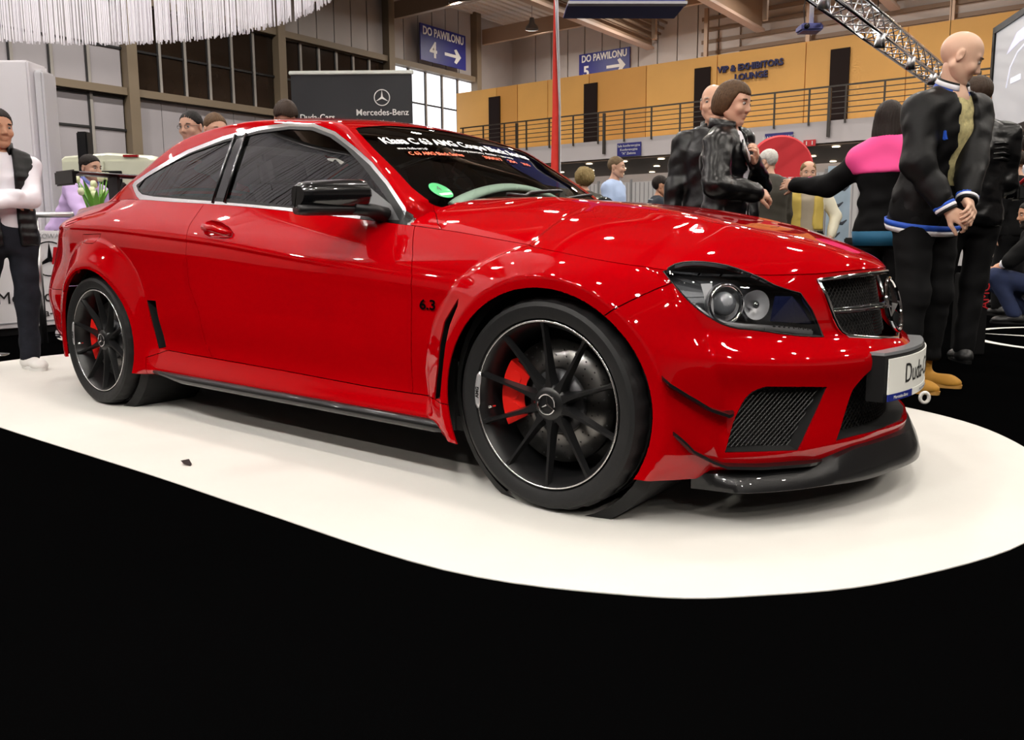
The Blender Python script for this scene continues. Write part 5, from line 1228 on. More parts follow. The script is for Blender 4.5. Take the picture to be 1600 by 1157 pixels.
def hair_sdf(P, style, seed=0):
    n = wav(P, 25, seed+1)*.003+.0022*np.sin(np.arctan2(P[:, 1], P[:, 0]+.02)*34+wav(P, 20, seed)*2.5)
    c = ell(P, (-.012, 0, .037), (.105, .082, .096))
    hl = {'short': (.070, .068), 'crop': (.062, .074), 'bob': (.080, .058), 'thick': (.080, .050), 'fringe': (.02, .02), 'long': (.082, .058), 'curly': (.085, .05), 'thin': (.040, .060)}[style]
    if style == 'crop': c = ell(P, (-.011, 0, .037), (.102, .080, .094))
    if style == 'thick': c = ell(P, (-.010, 0, .046), (.116, .093, .106))
    if style == 'curly': c = ell(P, (-.020, 0, .035), (.130, .115, .118)); n = n*3
    x, y, z = P.T
    hl = (hl[0], hl[1]+wav(P, 55, seed+7)*.008)
    face = np.maximum(x-(.018+np.clip((z-.03)*1.6, -.2, .2)), hl[1]-z-.0)          # keep the face free below the hairline
    cutf = np.minimum(x-.010-np.clip((z-.01)*1.1, -.02, .09), .5)
    d = c+n
    if style in ('short', 'crop', 'thick', 'thin'):
        d = smax(d, np.minimum(cutf, hl[1]+.012-z), .012)                     # front limit
        d = smax(d, -(z+.048+.35*np.maximum(-x-.02, 0)*0), .01)                 # nape
        ear = np.maximum(np.maximum(np.abs(x+.012)-.026, .0-0), z-.022); d = smax(d, -np.maximum(ear, .055-np.abs(y)), .006)
    if style == 'thin': d = np.maximum(d, -(ell(P, (.02, 0, .10), (.075, .05, .06))))
    if style == 'fringe':
        d = np.maximum(d, z-.040); d = smax(d, cutf, .01); d = smax(d, -(z+.05), .01); ear = np.maximum(np.abs(x+.012)-.026, z-.022); d = smax(d, -np.maximum(ear, .055-np.abs(y)), .006)
    if style == 'bob':
        d = smin(d, ell(P, (-.032, 0, -.010), (.098, .092, .105))+n, .03); d = smax(d, np.minimum(x-.030-np.clip((z-.0)*.4, -.03, .06), hl[1]-.004-z), .014); d = smax(d, -(z+.085), .015)
    if style == 'long':
        d = smin(d, ell(P, (-.045, 0, -.08), (.075, .095, .19))+n, .04); d = smax(d, np.minimum(x-.022-np.clip((z-.0)*.4, -.03, .06), hl[1]-.004-z), .014)
    if style == 'curly':
        d = smax(d, np.minimum(x-.030, hl[1]-z), .014); d = smax(d, -(z+.10), .02)
    return d
SKINS = {}
def skin(tone): 
    t = {'light': (.62, .36, .25), 'tan': (.55, .28, .17), 'pale': (.68, .43, .31)}[tone]
    return mat('skin_'+tone, t, .48, var=.10, vscale=14, spec=.4)
def hand_sdf(P, w, d, n, side, curl=.5, spread=.06, L=1., thumb=.6):
    """w wrist, d pointing direction, n palm normal (towards the palm side); side +1 puts the thumb on d x n"""
    d = nrm(d); n = nrm(n-d*(n@d)); t = np.cross(n, d)*side
    D = cap(P, w, w+d*.035*L, .024, .026)
    for o in (-.026, -.009, .009, .026): D = smin(D, cap(P, w+d*.030*L+t*o*.8, w+d*.088*L+t*o, .0145, .0125), .012)
    ln = (.062, .074, .080, .074); off = (-.029, -.0095, .0105, .029)
    for k in range(4):
        p = w+d*.088*L+t*off[k]; a = .15+curl*.5; seg = (.46, .31, .23)
        dr = nrm(d+t*off[k]*spread*30)
        for j, s in enumerate(seg):
            v = dr*math.cos(a)+n*math.sin(a); q = p+v*ln[k]*s*L*1.05; D = smin(D, cap(P, p, q, .0092-.0007*j, .0086-.0008*j), .003); p = q; a += curl*(.95 if j == 0 else .75)
    p = w+d*.030*L+t*.024; v = nrm(d*.62+t*.75*(1-.4*thumb)+n*.55*thumb); q = p+v*.042*L; D = smin(D, cap(P, p, q, .0145, .0115), .012)
    v2 = nrm(v*.8+d*.5+n*.35*thumb-t*.35*thumb); q2 = q+v2*.032*L; D = smin(D, cap(P, q, q2, .0108, .0098), .003); D = smin(D, cap(P, q2, q2+nrm(v2+n*.2)*.024*L, .0098, .0085), .003)
    return D
def person(label, x, y, face, H=1.75, group=None, lean=0., yaw=0., nod=0., tilt=0., wr=None, wl=None, er=(-.5, -1, -.3), el=(-.5, 1, -.3), ar=None, al=None, kr=(1, -.1, 0), kl=(1, .1, 0),
           hip=None, tone='light', hair=('short', (.03, .02, .012)), beard=None, top=None, under=None, legs=None, shoes=None, far=False, fem=0., girth=1., hand=(.5, .5), hd=(None, None), hn=(None, None), sleeve='long', extra=None, brows=True, glasses=False, smile=None, sh_up=0.):
    k = H/1.75; res = .024 if far else .015
    root = empty('person', (x, y, .004 if inpoly(x, y, PTS) else 0), math.radians(face), label, 'person', group)
    hipz = (hip if hip is not None else .945*k); pel = np.array([0, 0, hipz])
    R = roty(math.radians(lean)); 
    def tz(p): return pel+R@np.asarray(p, float)
    SH = .505*k; sw = (.178-.022*fem)*k*(.6+.4*girth)
    neck0 = tz((-.012, 0, SH+.030*k)); 
    shR, shL = tz((-.005, -sw, SH-.045*k+sh_up)), tz((-.005, sw, SH-.045*k+sh_up))
    hd_c = neck0+R@np.array([.030*k, 0, .0])+np.array([.012, 0, .172*k])
    wr = np.asarray(wr if wr is not None else (.06, -.27, .80), float)*k; wl = np.asarray(wl if wl is not None else (.06, .27, .80), float)*k
    ua, fa = .285*k, .255*k
    eR, wr = ik(shR, wr, ua, fa, er); eL, wl = ik(shL, wl, ua, fa, el)
    hipR, hipL = tz((0, -.085*k, -.01)), tz((0, .085*k, -.01))
    ar = np.asarray(ar if ar is not None else (-.03, -.12, .085), float)*np.array([1, 1, k]); al = np.asarray(al if al is not None else (.03, .12, .085), float)*np.array([1, 1, k])
    kR, ar = ik(hipR, ar, .435*k, .42*k, kr); kL, al = ik(hipL, al, .435*k, .42*k, kl)
    def torso(P, e=0., g=girth):
        q = (P-pel)@R; h = q[:, 2]/(SH+.02)
        wy = np.interp(h, [-.25, -.05, .25, .45, .78, .95, 1.1], [.150, .168, .148-.012*fem, .146-.01*fem, .165, .120, .07])*k*g+e
        wx = np.interp(h, [-.25, -.05, .25, .45, .72, .95, 1.1], [.105, .122, .112, .108, .118+.02*fem, .085, .055])*k*g+e
        r = np.sqrt((q[:, 0]/wx)**2+(q[:, 1]/wy)**2); d = (r-1)*np.minimum(wx, wy)
        return smax(smax(d, q[:, 2]-SH-.035-e, .04), -q[:, 2]-.14*k, .03)
    def arms(P, e=0., upto=1.):
        d = None
        for s, el_, w in ((shR, eR, wr), (shL, eL, wl)):
            a = cap(P, s, el_, .056*k+e, .045*k+e*.9); w2 = el_+(w-el_)*upto
            b = cap(P, el_, w2, .044*k+e*.95, .031*k+e*.8) if upto > 0 else a
            b = smin(a, b, .03); d = b if d is None else np.minimum(d, b)
        return d
    def clav(P, e=0.): return np.minimum(cap(P, neck0-np.array([0, 0, .03]), shR, .050*k+e, .054*k+e), cap(P, neck0-np.array([0, 0, .03]), shL, .050*k+e, .054*k+e))
    def leg(P, e=0., upto=1.):
        d = None
        for h_, kk, a in ((hipR, kR, ar), (hipL, kL, al)):
            b = smin(cap(P, h_, kk, .088*k*(.7+.3*girth)+e*.6, .058*k+e), cap(P, kk, kk+(a-kk)*upto, .056*k+e, .040*k+e*1.3), .04); d = b if d is None else smin(d, b, .015)
        return d
    # head ------------------------------------------------------------
    Rh = rotz(math.radians(yaw))@roty(math.radians(nod+lean*.45))@rotx(math.radians(tilt))
    sk = skin(tone); ks = k*.5+.5
    def world_head(VF): return (hd_c+(np.asarray(VF[0])*ks)@Rh.T, VF[1])
    hf = (lambda P: head_sdf(P, fem))
    HV = world_head(snet(hf, (-.125, -.105, -.135), (.125, .105, .14), .0085 if far else .0055))
    nb = hd_c+Rh@np.array([-.006, 0, -.050])*ks
    NK = snet(lambda P: smin(cap(P, nb, neck0-np.array([0, 0, .05]), .047*k, .056*k), cap(P, neck0-np.array([0, 0, .04]), neck0-np.array([0, 0, .05]), .085*k, .085*k), .05), np.minimum(nb, neck0)-.16, np.maximum(nb, neck0)+.14, .015 if far else .010)
    body = catm(HV, NK)
    core = snet(lambda P: smin(smin(torso(P, -.012), arms(P, -.004), .03), leg(P, -.008), .04), (np.array([torso_lo for torso_lo in np.minimum.reduce([shR, shL, wr, wl, ar, al, kR, kL, eR, eL, pel])]))-.16, np.maximum.reduce([shR, shL, wr, wl, ar, al, kR, kL, eR, eL, neck0])+.16, .03 if far else .022)
    body = catm(body, core)
    for i, (w, e_, sd) in enumerate(((wr, eR, -1), (wl, eL, 1))):
        dv = nrm(hd[i]) if hd[i] is not None else nrm(w-e_); nv = np.asarray(hn[i], float) if hn[i] is not None else np.array([0, -sd, -.2])*1.0
        HS = snet(lambda P: hand_sdf(P, w-dv*.01, dv, nv, -sd, hand[i], L=k), np.minimum(w, w+dv*.19)-.085, np.maximum(w, w+dv*.19)+.085, .0085 if far else .0055); body = catm(body, HS)
    bo = nmesh('body', body, sk, root)
    # face details
    def hp(p): return hd_c+Rh@(np.asarray(p, float)*ks)
    if not far or brows:
        for s in (1, -1):
            V, F = lathe([(.0001, .0105), (.0055, .0088), (.0088, .0055), (.0105, 0), (.0088, -.0055), (.0001, -.0105)], 12, axis='z'); mk('eye', [hp(np.array(v)+(.0805, s*.033, .006)) for v in V], F, mat('eye_white', (.42, .38, .35), .25), root)
            V, F = lathe([(.0001, .0024), (.005, .0016), (.0052, -.002)], 12, axis='z'); mk('iris', [hp(np.array((v[2], v[0], v[1]))+(.0898, s*.033, .006)) for v in V], F, mat('iris_dark', (.03, .02, .015), .1), root)
            V, F = sweep([hp((.092-.02*abs(t)**2, s*(.032+.020*t), .026+.004*(1-t*t))) for t in np.linspace(-1, 1, 7)], [.002, .0036, .004, .004, .0036, .003, .0015], 6); mk('eyebrow', V, F, mat('brow_'+'%02x%02x%02x' % tuple(int(c*255) for c in hair[1]), tuple(c*.8 for c in hair[1]), .7), root)
    if hair[0]:
        lo, hi = ((-.15, -.13, -.28), (.12, .13, .16)) if hair[0] in ('long',) else ((-.165, -.145, -.15), (.13, .145, .17))
        HVF = world_head(snet(lambda P: hair_sdf(P, hair[0], int(H*1000)), lo, hi, .009 if far else .0062))
        if len(HVF[0]): nmesh('hair', HVF, mat('hair_'+'%02x%02x%02x' % tuple(int(c*255) for c in hair[1]), hair[1], .62, var=.5, vscale=60, bump=.12, bscale=90, spec=.25), root)
    if beard:
        BV = world_head(snet(lambda P: np.maximum(head_sdf(P)-.004, np.maximum(np.maximum(P[:, 2]+.040+.6*np.maximum(P[:, 0]-.075, 0), -.02-P[:, 0]), -ell(P, (.09, 0, -.066), (.02, .02, .012)))), (-.05, -.1, -.14), (.13, .1, -.02), .007)); nmesh('beard', BV, mat('beard_'+str(int(beard[0]*1000)), beard, .8), root)
    if glasses:
        for s in (1, -1):
            V, F = sweep([hp((.104, s*.033+.019*math.cos(a), .005+.015*math.sin(a))) for a in np.linspace(0, 2*PI, 21)[:-1]], .0014, 6, closed=True); mk('glasses', V, F, mat('black_frame', (.01, .01, .01), .3), root)
            V, F = sweep([hp((.102, s*.052, .010)), hp((.05, s*.080, .010)), hp((-.015, s*.084, .012))], .0014, 6); mk('glasses_arm', V, F, MATS['black_frame'], root)
    lo_all = np.minimum.reduce([shR, shL, wr, wl, eR, eL, pel-.2])-.13; hi_all = np.maximum.reduce([shR, shL, wr, wl, eR, eL, neck0])+.13
    # garments: (material, thickness, hem above floor, sleeve share, front gap, collar)
    def garment(name, m, e=.016, hem=None, sl=1.0, gap=None, fold=.006, collar=.05, seed=1, quilt=0., arm=True):
        hem = hipz-.08 if hem is None else hem
        def f(P):
            q = (P-pel)@R
            d = smin(torso(P, e), clav(P, e*.8), .04)
            n = wav(P*np.array([1, 1, 1.6]), 24, seed)*fold+wav(P, 60, seed+3)*fold*.35
            if quilt: d = d-.010*np.abs(np.sin(PI*q[:, 2]/quilt))**.7+.004
            d = np.maximum(d, (hem-pel[2])-q[:, 2])                      # hem
            d = smax(d, -cap(P, neck0+R@np.array([.02, 0, .035]), neck0+R@np.array([.045, 0, .16]), collar*k, .085*k), .012)
            if gap is not None:
                w0, w1 = gap; t = np.clip(q[:, 2]/SH, 0, 1); hw = w0+(w1-w0)*t**1.5; d = smax(d, -np.maximum(np.abs(q[:, 1])-hw, -q[:, 0]+.02), .010)
            if arm: d = smin(d, arms(P, e, sl), .030)
            else:
                hole = np.minimum(cap(P, shR+np.array([0, 0, -.02]), shR+(shR-shL)*.6, .075*k, .09*k), cap(P, shL+np.array([0, 0, -.02]), shL+(shL-shR)*.6, .075*k, .09*k)); d = smax(smax(d, -hole, .012), np.abs(q[:, 1])-sw*1.02, .015)
            d = d+n
            return d
        return nmesh(name, snet(f, lo_all, hi_all, res), m, root)
    P_ = dict(root=root, garment=garment, tz=tz, hp=hp, k=k, wr=wr, wl=wl, eR=eR, eL=eL, shR=shR, shL=shL, kR=kR, kL=kL, aR=ar, aL=al, pel=pel, R=R, neck=neck0, SH=SH, hipz=hipz, torso=torso, arms=arms, leg=leg, hipR=hipR, hipL=hipL, res=res)
    if legs:
        m, e = legs[0], legs[1]; seed = int(H*777); lhem = legs[2] if len(legs) > 2 else .06*k
        lo = np.minimum.reduce([ar, al, kR, kL, hipR, hipL])-.15; hi = np.maximum.reduce([ar, al, kR, kL, hipR, hipL])+np.array([.16, .16, .14])
        def f(P):
            d = smin(leg(P, e), smax(torso(P, e*.6), P[:, 2]-hipz-.10, .01), .048); return np.maximum(d+wav(P*np.array([1, 1, 1.5]), 26, seed)*.006, lhem-P[:, 2])
        nmesh('trousers', snet(f, lo, hi, res), m, root)
    for u in (under or []): garment(**u)
    for u in (top or []): garment(**u)
    if shoes:
        for i, a in enumerate((ar, al)):
            m, hgt, sole = shoes[0], shoes[1], shoes[2]; fd = rotz(math.radians(shoes[3][i] if len(shoes) > 3 else 0)); z0 = a[2]-.085*k
            def f(P):
                q = (P-np.array([a[0], a[1], z0]))@fd
                d = smin(cap(q, (-.055, 0, .042), (.125, .0, .034), .042, .036), cap(q, (-.012, 0, .05), (-.008, 0, hgt), .047, .054 if hgt > .15 else .046), .04)
                d = smin(d, ell(q, (.13, 0, .030), (.065, .046, .034)), .03); return np.maximum(d, -q[:, 2]+.014)
            nmesh('shoe', snet(f, np.array([a[0], a[1], z0])-.24, np.array([a[0], a[1], z0])+.26, .009 if not far else .016), m, root)
            V = []; n = 24
            for z, g in ((0, 1.0), (.020, 1.02)):
                for j in range(n):
                    t = 2*PI*j/n; cx = .045+.150*math.cos(t); cy = (.046 if math.cos(t) > 0 else .040)*math.copysign(abs(math.sin(t))**.7, math.sin(t)); p = fd@np.array([cx*g, cy*g, z]); V.append((a[0]+p[0], a[1]+p[1], z0+p[2]))
            F = [(j, (j+1) % n, n+(j+1) % n, n+j) for j in range(n)]+[tuple(range(n))[::-1], tuple(range(n, 2*n))]; mk('sole', V, F, sole, root, auto=40)
    if extra: extra(P_)
    return root
def ring_on(name, c, axis, r, h, m, parent, flat=1.):
    """knitted band: a short tube about an axis"""
    axis = nrm(axis); c = np.asarray(c, float); V, F = sweep([c-axis*h/2, c-axis*h*.25, c+axis*h*.25, c+axis*h/2], [r*.97, r, r, r*.97], 20); return mk(name, V, F, m, parent)
# ================================================================ visitors
JB = mat('nylon_black', (.0035, .0035, .004), .50, spec=.22, bump=.12, bscale=35); LEA = mat('leather_black', (.003, .003, .0035), .30, spec=.38, bump=.18, bscale=28); CLB = mat('cloth_black', (.004, .004, .0045), .8, spec=.15); DEN = mat('denim_dark', (.013, .014, .020), .85, spec=.15, var=.5, vscale=20)
DEN2 = mat('denim_blue', (.012, .022, .07), .85, var=.4, vscale=15); SHW = mat('shirt_white', (.78, .76, .82), .7); LIL = mat('shirt_lilac', (.62, .45, .78), .75); YVE = mat('vest_yellow', (.62, .46, .10), .75); CRE = mat('sleeve_cream', (.78, .74, .58), .75); BEI = mat('sweater_beige', (.42, .36, .27), .9)
OLV = mat('coat_olive', (.035, .030, .020), .7); PINK = mat('hood_pink', (.85, .06, .28), .7); TEAL = mat('top_teal', (.005, .10, .20), .7); BLUS = mat('shirt_sky', (.45, .58, .85), .7); NAVS = mat('knit_navy', (.02, .03, .045), .85); BOOT = mat('boot_tan', (.42, .20, .02), .75, var=.2, vscale=20); BSOLE = mat('boot_sole', (.50, .26, .06), .6)
SNK = mat('sneaker_white', (.70, .68, .66), .6); SNS = mat('sneaker_sole', (.75, .74, .72), .6); SHB = mat('shoe_black', (.008, .008, .008), .4); STB = mat('stripe_blue', (.02, .10, .60), .6); STW = mat('stripe_white', (.80, .80, .85), .6); SCAR = mat('scarf_print', (.48, .42, .20), .8, var=.85, vscale=38); TEEG = mat('tee_grey', (.30, .30, .32), .8, var=.3, vscale=30)
PUF = mat('puffer_black', (.004, .004, .0045), .42, spec=.3)
def band_xy(name, P_, z, h, off, m, n=64):
    """knitted band following the torso outline at height z above the hips"""
    V = []; rings = [z-h/2, z+h/2]
    k = P_['k']; 
    for zz in rings:
        for i in range(n):
            a = 2*PI*i/n; d = np.array([math.cos(a), math.sin(a), 0.]); lo, hi = .02, .5
            for _ in range(24):
                md = (lo+hi)/2; p = P_['pel']+P_['R']@(d*md+np.array([0, 0, zz]))
                if P_['torso'](p[None], off)[0] < 0: lo = md
                else: hi = md
            V.append(P_['pel']+P_['R']@(d*lo+np.array([0, 0, zz])))
    F = [(i, (i+1) % n, n+(i+1) % n, n+i) for i in range(n)]; o = mk(name, V, F, m, P_['root']); s = o.modifiers.new('th', 'SOLIDIFY'); s.thickness = .006; s.offset = 1; return o
def collar(P_, m, r=.078, h=.055, tiltx=.25, off=(.0, 0, .02), name='collar', gap=.9, th=.008):
    c = P_['neck']+P_['R']@np.array(off); V = []; n = 28
    for j, (rr, zz) in enumerate(((r*1.12, -.01), (r*1.02, h*.5), (r, h))):
        for i in range(n+1):
            a = gap*.5+(2*PI-gap)*i/n; V.append(c+P_['R']@np.array([rr*math.cos(a)*1.02, rr*math.sin(a)*.95, zz-tiltx*rr*math.cos(a)]))
    F = [(j*(n+1)+i, j*(n+1)+i+1, (j+1)*(n+1)+i+1, (j+1)*(n+1)+i) for j in range(2) for i in range(n)]
    o = mk(name, V, F, m, P_['root']); s = o.modifiers.new('th', 'SOLIDIFY'); s.thickness = th; s.offset = 0; return o
def cuffs(P_, specs, which=(0, 1)):
    for i in which:
        e, w = (P_['eR'], P_['eL'])[i], (P_['wr'], P_['wl'])[i]; u = nrm(w-e)
        for back, h, r, m in specs: ring_on('cuff_band', w-u*back, u, r, h, m, P_['root'])

# tall bald man in the dark blouson: head bowed, hands together
def bald_x(P_):
    collar(P_, JB, .074, .055); collar(P_, STW, .0755, .012, off=(0, 0, .052), name='collar_stripe'); collar(P_, STB, .078, .014, off=(0, 0, .030), name='collar_stripe')
    band_xy('hem_stripe', P_, -.126, .026, .042, STW); band_xy('hem_stripe', P_, -.097, .028, .042, STB)
    cuffs(P_, [(.000, .016, .050, JB), (.014, .016, .053, STW), (.030, .016, .054, STB), (.046, .020, .056, JB)])
    V = [P_['tz']((.150, .060, .37)), P_['tz']((.150, .095, .37)), P_['tz']((.150, .080, .40))]
    bmc = bmesh.new(); bx(bmc, P_['tz']((.118, -.115, .375)), (.02, .035, .05), None, .004); bmk('chest_patch', bmc, STB, P_['root'])
person('tall bald man with bowed head in a black blouson with blue and white bands', 1.90, 1.985, -32, 1.86, nod=22, yaw=52, lean=12, tone='pale', hair=(None, (.10, .07, .05)), wr=(.27, -.17, .91), wl=(.30, -.085, .915), er=(-.35, -1, -.2), el=(-.2, 1, -.3),
       hd=((.55, .65, -.5), (.75, -.45, -.5)), hn=((-.75, .3, -.3), (-.75, -.3, -.3)), hand=(.75, .75), ar=(.02, -.13, .085), al=(-.06, .12, .085),
       legs=(CLB, .020, .15), shoes=(BOOT, .22, BSOLE, (25, 30)), under=[dict(name='tee', m=TEEG, e=.002, hem=.80, sl=.3), dict(name='scarf', m=SCAR, e=.009, hem=.98, arm=False, sl=0, collar=.06)],
       top=[dict(name='jacket', m=JB, e=.032, hem=.86, gap=(.045, .060), fold=.009, collar=.07, seed=4, sl=.84)], extra=bald_x, girth=1.0)
# man in padded vest at the far left, arms folded
def vest_x(P_):
    collar(P_, PUF, .078, .06)
person('dark-haired man with folded arms in a black padded vest and white shirt', -3.02, -.655, -12, 1.64, yaw=12, nod=6, lean=-2, tone='tan', hair=('short', (.012, .008, .006)), wr=(.19, .05, 1.20), wl=(.235, -.10, 1.14), er=(.1, -1, -.6), el=(.1, 1, -.6),
       hd=((-.25, .8, -.5), (-.1, -1, .1)), hand=(.3, .25), hn=((-1, 0, 0), (-1, 0, 0)), ar=(-.09, -.24, .085), al=(.07, .06, .085), kl=(1, .1, 0), legs=(DEN, .016), shoes=(SNK, .10, SNS, (-10, 12)), under=[dict(name='shirt', m=SHW, e=.012, hem=.90)],
       top=[dict(name='vest', m=PUF, e=.034, hem=.80, arm=False, sl=0, gap=(.045, .05), fold=.003, quilt=.055)], extra=vest_x)
# man leaning in lilac shirt behind the counter
person('man in a lilac shirt leaning over behind the star counter', -5.54, .84, 25, 1.74, lean=34, yaw=-4, nod=-8, tone='light', hair=('short', (.014, .009, .006)), wr=(.62, -.18, .98), wl=(.60, .22, .98), legs=(DEN, .014), shoes=(SHB, .09, SHB), top=[dict(name='shirt', m=LIL, e=.022, hem=.84, fold=.009)], hip=.93,
       extra=lambda P_: collar(P_, mat('collar_blue', (.18, .22, .55), .7), .076, .045), girth=1.12)
# three heads beyond the roof of the car
person('man with thin black glasses looking over the coupe tail', -3.42, .96, -62, 1.86, yaw=-6, nod=8, tone='light', hair=('crop', (.010, .008, .007)), glasses=True, legs=(DEN, .014), shoes=(SHB, .09, SHB), top=[dict(name='jumper', m=CLB, e=.022)])
person('brown-haired man turned away beside the man in glasses', -2.90, .81, -8, 1.77, yaw=0, nod=10, tone='light', hair=('short', (.10, .055, .025)), legs=(DEN, .014), shoes=(SHB, .09, SHB), top=[dict(name='jumper', m=LIL, e=.022)])
person('man with thick dark hair bending down behind the car roof', -3.12, 1.62, -20, 1.98, yaw=-5, nod=32, lean=6, tone='light', hair=('thick', (.035, .020, .012)), legs=(DEN, .014), shoes=(SHB, .09, SHB), top=[dict(name='jumper', m=OLV, e=.022)])
# couple in black leather
def coat_x(P_):
    collar(P_, LEA, .085, .05, th=.014, gap=1.3); cuffs(P_, [(.030, .05, .050, LEA)])
    for s in (1, -1):
        V = [P_['tz']((.150, s*.030, .30)), P_['tz']((.112, s*.075, .47)), P_['tz']((.128, s*.128, .40)), P_['tz']((.150, s*.085, .33))]; o = mk('lapel', V, [(0, 1, 2, 3)], LEA, P_['root']); q = o.modifiers.new('th', 'SOLIDIFY'); q.thickness = .012; q.offset = 0
person('woman with a brown bob in a black leather jacket touching her lapel', .885, 1.69, 5, 1.70, yaw=-8, nod=14, fem=1., tone='light', hair=('bob', (.075, .040, .018)), wr=(.20, -.10, 1.12), wl=(.14, .055, 1.30), er=(-.6, -1, -.35), el=(.1, 1, -.75), hand=(.7, .8), hd=(None, (.35, -.4, .55)), hn=((-.2, .6, -.6), (-.8, -.3, 0)),
       legs=(CLB, .020), shoes=(SHB, .09, SHB), under=[dict(name='shirt', m=SHW, e=.014, hem=.85, sl=.2, collar=.055)], top=[dict(name='jacket', m=LEA, e=.030, hem=.80, gap=(.022, .060), fold=.009, seed=6)], extra=coat_x, girth=.94)
person('grey balding man in a black leather coat behind the woman with the bob', .44, 2.52, -75, 1.85, yaw=4, nod=2, tone='light', hair=('fringe', (.42, .38, .34)), legs=(CLB, .02), shoes=(SHB, .09, SHB), top=[dict(name='coat', m=LEA, e=.034, hem=.62, fold=.008, seed=8)], extra=lambda P_: collar(P_, LEA, .085, .05, th=.014), girth=1.02)
# woman with the pink hood pointing left
def pink_x(P_):
    def f(P):
        q = (P-P_['pel'])@P_['R']; d = smin(P_['torso'](P, .041), np.minimum(cap(P, P_['neck'], P_['shR'], .105, .104), cap(P, P_['neck'], P_['shL'], .105, .104)), .04); return np.maximum(np.maximum(d, P_['SH']-.135-q[:, 2]), -cap(P, P_['neck'], P_['neck']+np.array([.03, 0, .2]), .07, .07))
    nmesh('hood_yoke', snet(f, np.minimum(P_['shR'], P_['shL'])-.22, np.maximum(P_['shR'], P_['shL'])+.2, .015), PINK, P_['root'])
    band_xy('teal_hem', P_, -.06, .09, .030, TEAL); 
    for t in (.25, .55): ring_on('sleeve_flash', P_['eL']+(P_['wl']-P_['eL'])*t, P_['wl']-P_['eL'], .058, .03, PINK, P_['root'])
person('long-haired woman with a pink yoke on a black coat pointing to the left', 1.55, 2.64, 95, 1.64, yaw=-12, nod=4, fem=1., tone='light', hair=('long', (.016, .010, .008)), wl=(.15, .62, 1.27), wr=(.16, -.22, .98), el=(0, .1, -1), hand=(.5, .3), legs=(CLB, .016), shoes=(SHB, .09, SHB), under=[dict(name='top', m=TEAL, e=.014, hem=.80)], top=[dict(name='jacket', m=CLB, e=.032, hem=.86, fold=.008, seed=9)], extra=pink_x)
# man in quilted leather at the right
def quilt_x(P_):
    collar(P_, LEA, .082, .065, gap=.5); ring_on('belt', P_['tz']((0, 0, .06)), (0, 0, 1), .001, .01, LEA, P_['root'])
    for q in range(4): 
        for s in (1, -1): V, F = sweep([P_['tz']((-.085, s*.175, .42-q*.032)), P_['tz']((-.118, s*.12, .43-q*.032)), P_['tz']((-.135, s*.06, .425-q*.032))], [.008, .012, .008], 8); mk('shoulder_rib', V, F, LEA, P_['root'])
person('short-haired man in a quilted black leather jacket seen from behind at the right', 1.95, 3.20, 118, 1.835, yaw=14, nod=6, tone='light', hair=('crop', (.045, .028, .018)), wr=(.22, -.12, 1.00), wl=(.22, .12, 1.00), er=(-1, -.35, -.4), el=(-1, .35, -.4), ar=(-.03, .0, .085), al=(.03, .22, .085), legs=(CLB, .018), shoes=(SHB, .10, SHB), top=[dict(name='jacket', m=LEA, e=.032, hem=.90, fold=.008, seed=10)], extra=quilt_x, girth=.94)
# further visitors
person('fair man in a yellow vest with cream sleeves beyond the hood', .07, 5.87, -70, 1.59, yaw=6, nod=6, far=True, brows=True, tone='light', hair=('thin', (.20, .12, .05)), wr=(.16, -.25, .93), wl=(.12, .27, .93), legs=(CLB, .016), shoes=(SHB, .09, SHB), under=[dict(name='sweater', m=BEI, e=.016, hem=.88, sl=.3), dict(name='sleeves', m=CRE, e=.022, hem=.93, gap=(.06, .07))], top=[dict(name='vest', m=YVE, e=.034, hem=.90, arm=False, sl=0, gap=(.055, .065))], girth=1.08)
person('white-haired man in an olive coat behind the leather jacket woman', -.10, 5.19, 150, 1.67, yaw=10, nod=10, far=True, tone='light', hair=('short', (.62, .60, .56)), legs=(CLB, .02), shoes=(SHB, .09, SHB), top=[dict(name='coat', m=OLV, e=.034, hem=.80)], girth=1.12)
def strap_x(P_):
    V, F = sweep([P_['tz']((.10, -.05, .46)), P_['tz']((.02, -.13, .485)), P_['tz']((-.09, -.09, .42)), P_['tz']((-.135, .0, .25))], .014, 8, flat=(1, .4)); mk('shoulder_strap', V, F, CLB, P_['root'])
person('man in a sky blue shirt with a dark shoulder strap beyond the windshield', -2.12, 5.61, 8, 1.76, yaw=10, nod=4, far=True, tone='light', hair=('crop', (.16, .11, .06)), legs=(DEN, .014), shoes=(SHB, .09, SHB), top=[dict(name='shirt', m=BLUS, e=.022)], extra=strap_x)
person('person with curly fair hair half hidden by the windshield pillar', -2.10, 4.92, 150, 1.57, far=True, brows=False, tone='light', hair=('curly', (.26, .19, .08)), legs=(DEN, .014), shoes=(SHB, .09, SHB), top=[dict(name='jumper', m=OLV, e=.022)])
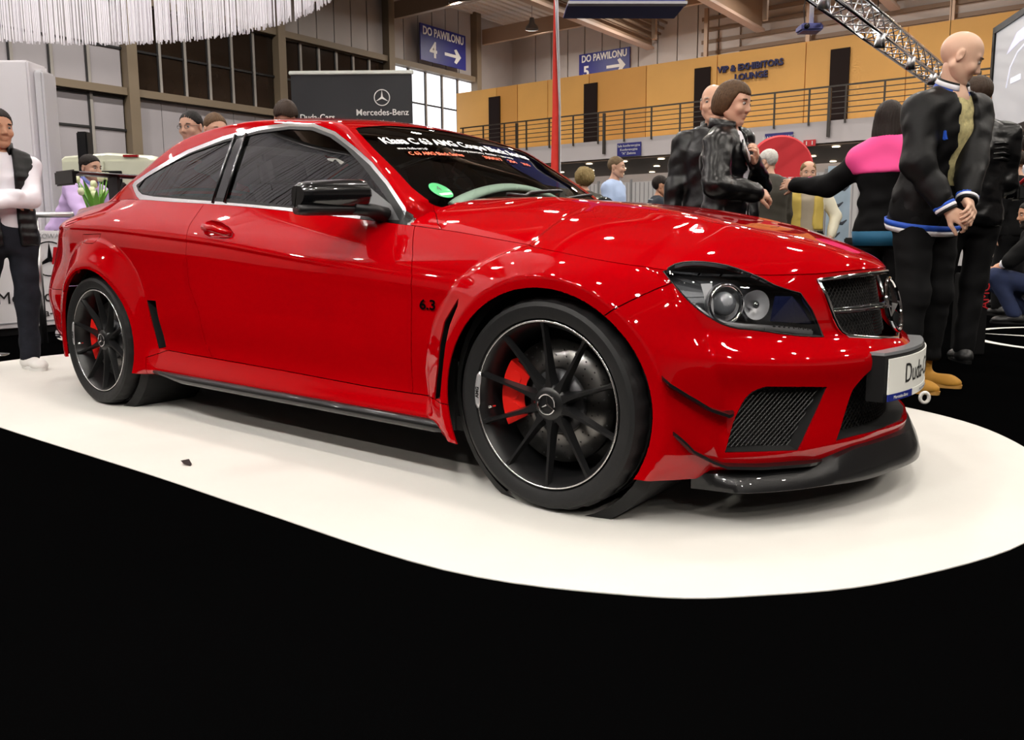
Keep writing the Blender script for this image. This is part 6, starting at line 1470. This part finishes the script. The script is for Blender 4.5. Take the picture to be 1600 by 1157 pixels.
def stripes_x(P_):
    for q in range(7): band_xy('knit_stripe', P_, .10+q*.055, .014, .030, mat('knit_pale', (.30, .33, .36), .8), 36)
person('dark-haired person in a navy striped jumper beside the leather coats', -1.54, 5.35, 40, 1.51, lean=16, far=True, brows=False, tone='tan', hair=('short', (.018, .011, .008)), legs=(DEN, .014), shoes=(SHB, .09, SHB), top=[dict(name='jumper', m=NAVS, e=.026, fold=.004)], extra=stripes_x)
# group at the right edge
person('man crouching on the dark floor at the right edge in jeans and a black polo', 2.20, 6.24, 185, 1.72, hip=.36, lean=14, yaw=20, nod=4, far=True, tone='tan', hair=('short', (.014, .010, .008)), beard=(.02, .014, .010), wr=(.44, -.02, .52), wl=(.46, .06, .50), er=(0, -1, -.4), el=(0, 1, -.4), ar=(.10, -.16, .085), al=(.22, .16, .085), kr=(1, -.2, .8), kl=(1, .2, .8), legs=(DEN2, .018), shoes=(SHB, .09, SHB), under=[dict(name='undershirt', m=SHW, e=.012, hem=.50, sl=.35)], top=[dict(name='polo', m=CLB, e=.024, hem=.36, sl=.0)])
person('short-haired man in a black tee looking left behind the crouching man', 1.85, 6.98, 150, 1.67, yaw=0, nod=6, far=True, tone='light', hair=('crop', (.03, .02, .014)), legs=(CLB, .016), shoes=(SHB, .09, SHB), top=[dict(name='tee', m=CLB, e=.024)], girth=1.05)
person('dark-haired man farthest back under the projection screen', 1.76, 8.41, 165, 1.97, far=True, brows=False, tone='light', hair=('short', (.02, .012, .009)), legs=(CLB, .016), shoes=(SHB, .09, SHB), top=[dict(name='shirt', m=SHW, e=.024)])
# camera hanging from the quilted jacket man
ca = empty('photo_camera', (2.19, 3.50, 1.12), 2.0, 'black photo camera with a red strap carried beside the quilted leather jacket', 'camera')
boxo('camera_body', (0, 0, 0), (.14, .07, .10), SHB, ca, bev=.012); V, F = lathe([(.001, .0), (.038, 0), (.040, .08), (.034, .085), (.001, .075)], 18); mk('lens', V, F, GBLK, ca); V, F = sweep([(-.07, 0, .04), (-.03, -.05, .10), (.05, -.04, .09), (.07, 0, .04)], .012, 8, flat=(1, .4)); mk('strap', V, F, REDS, ca)
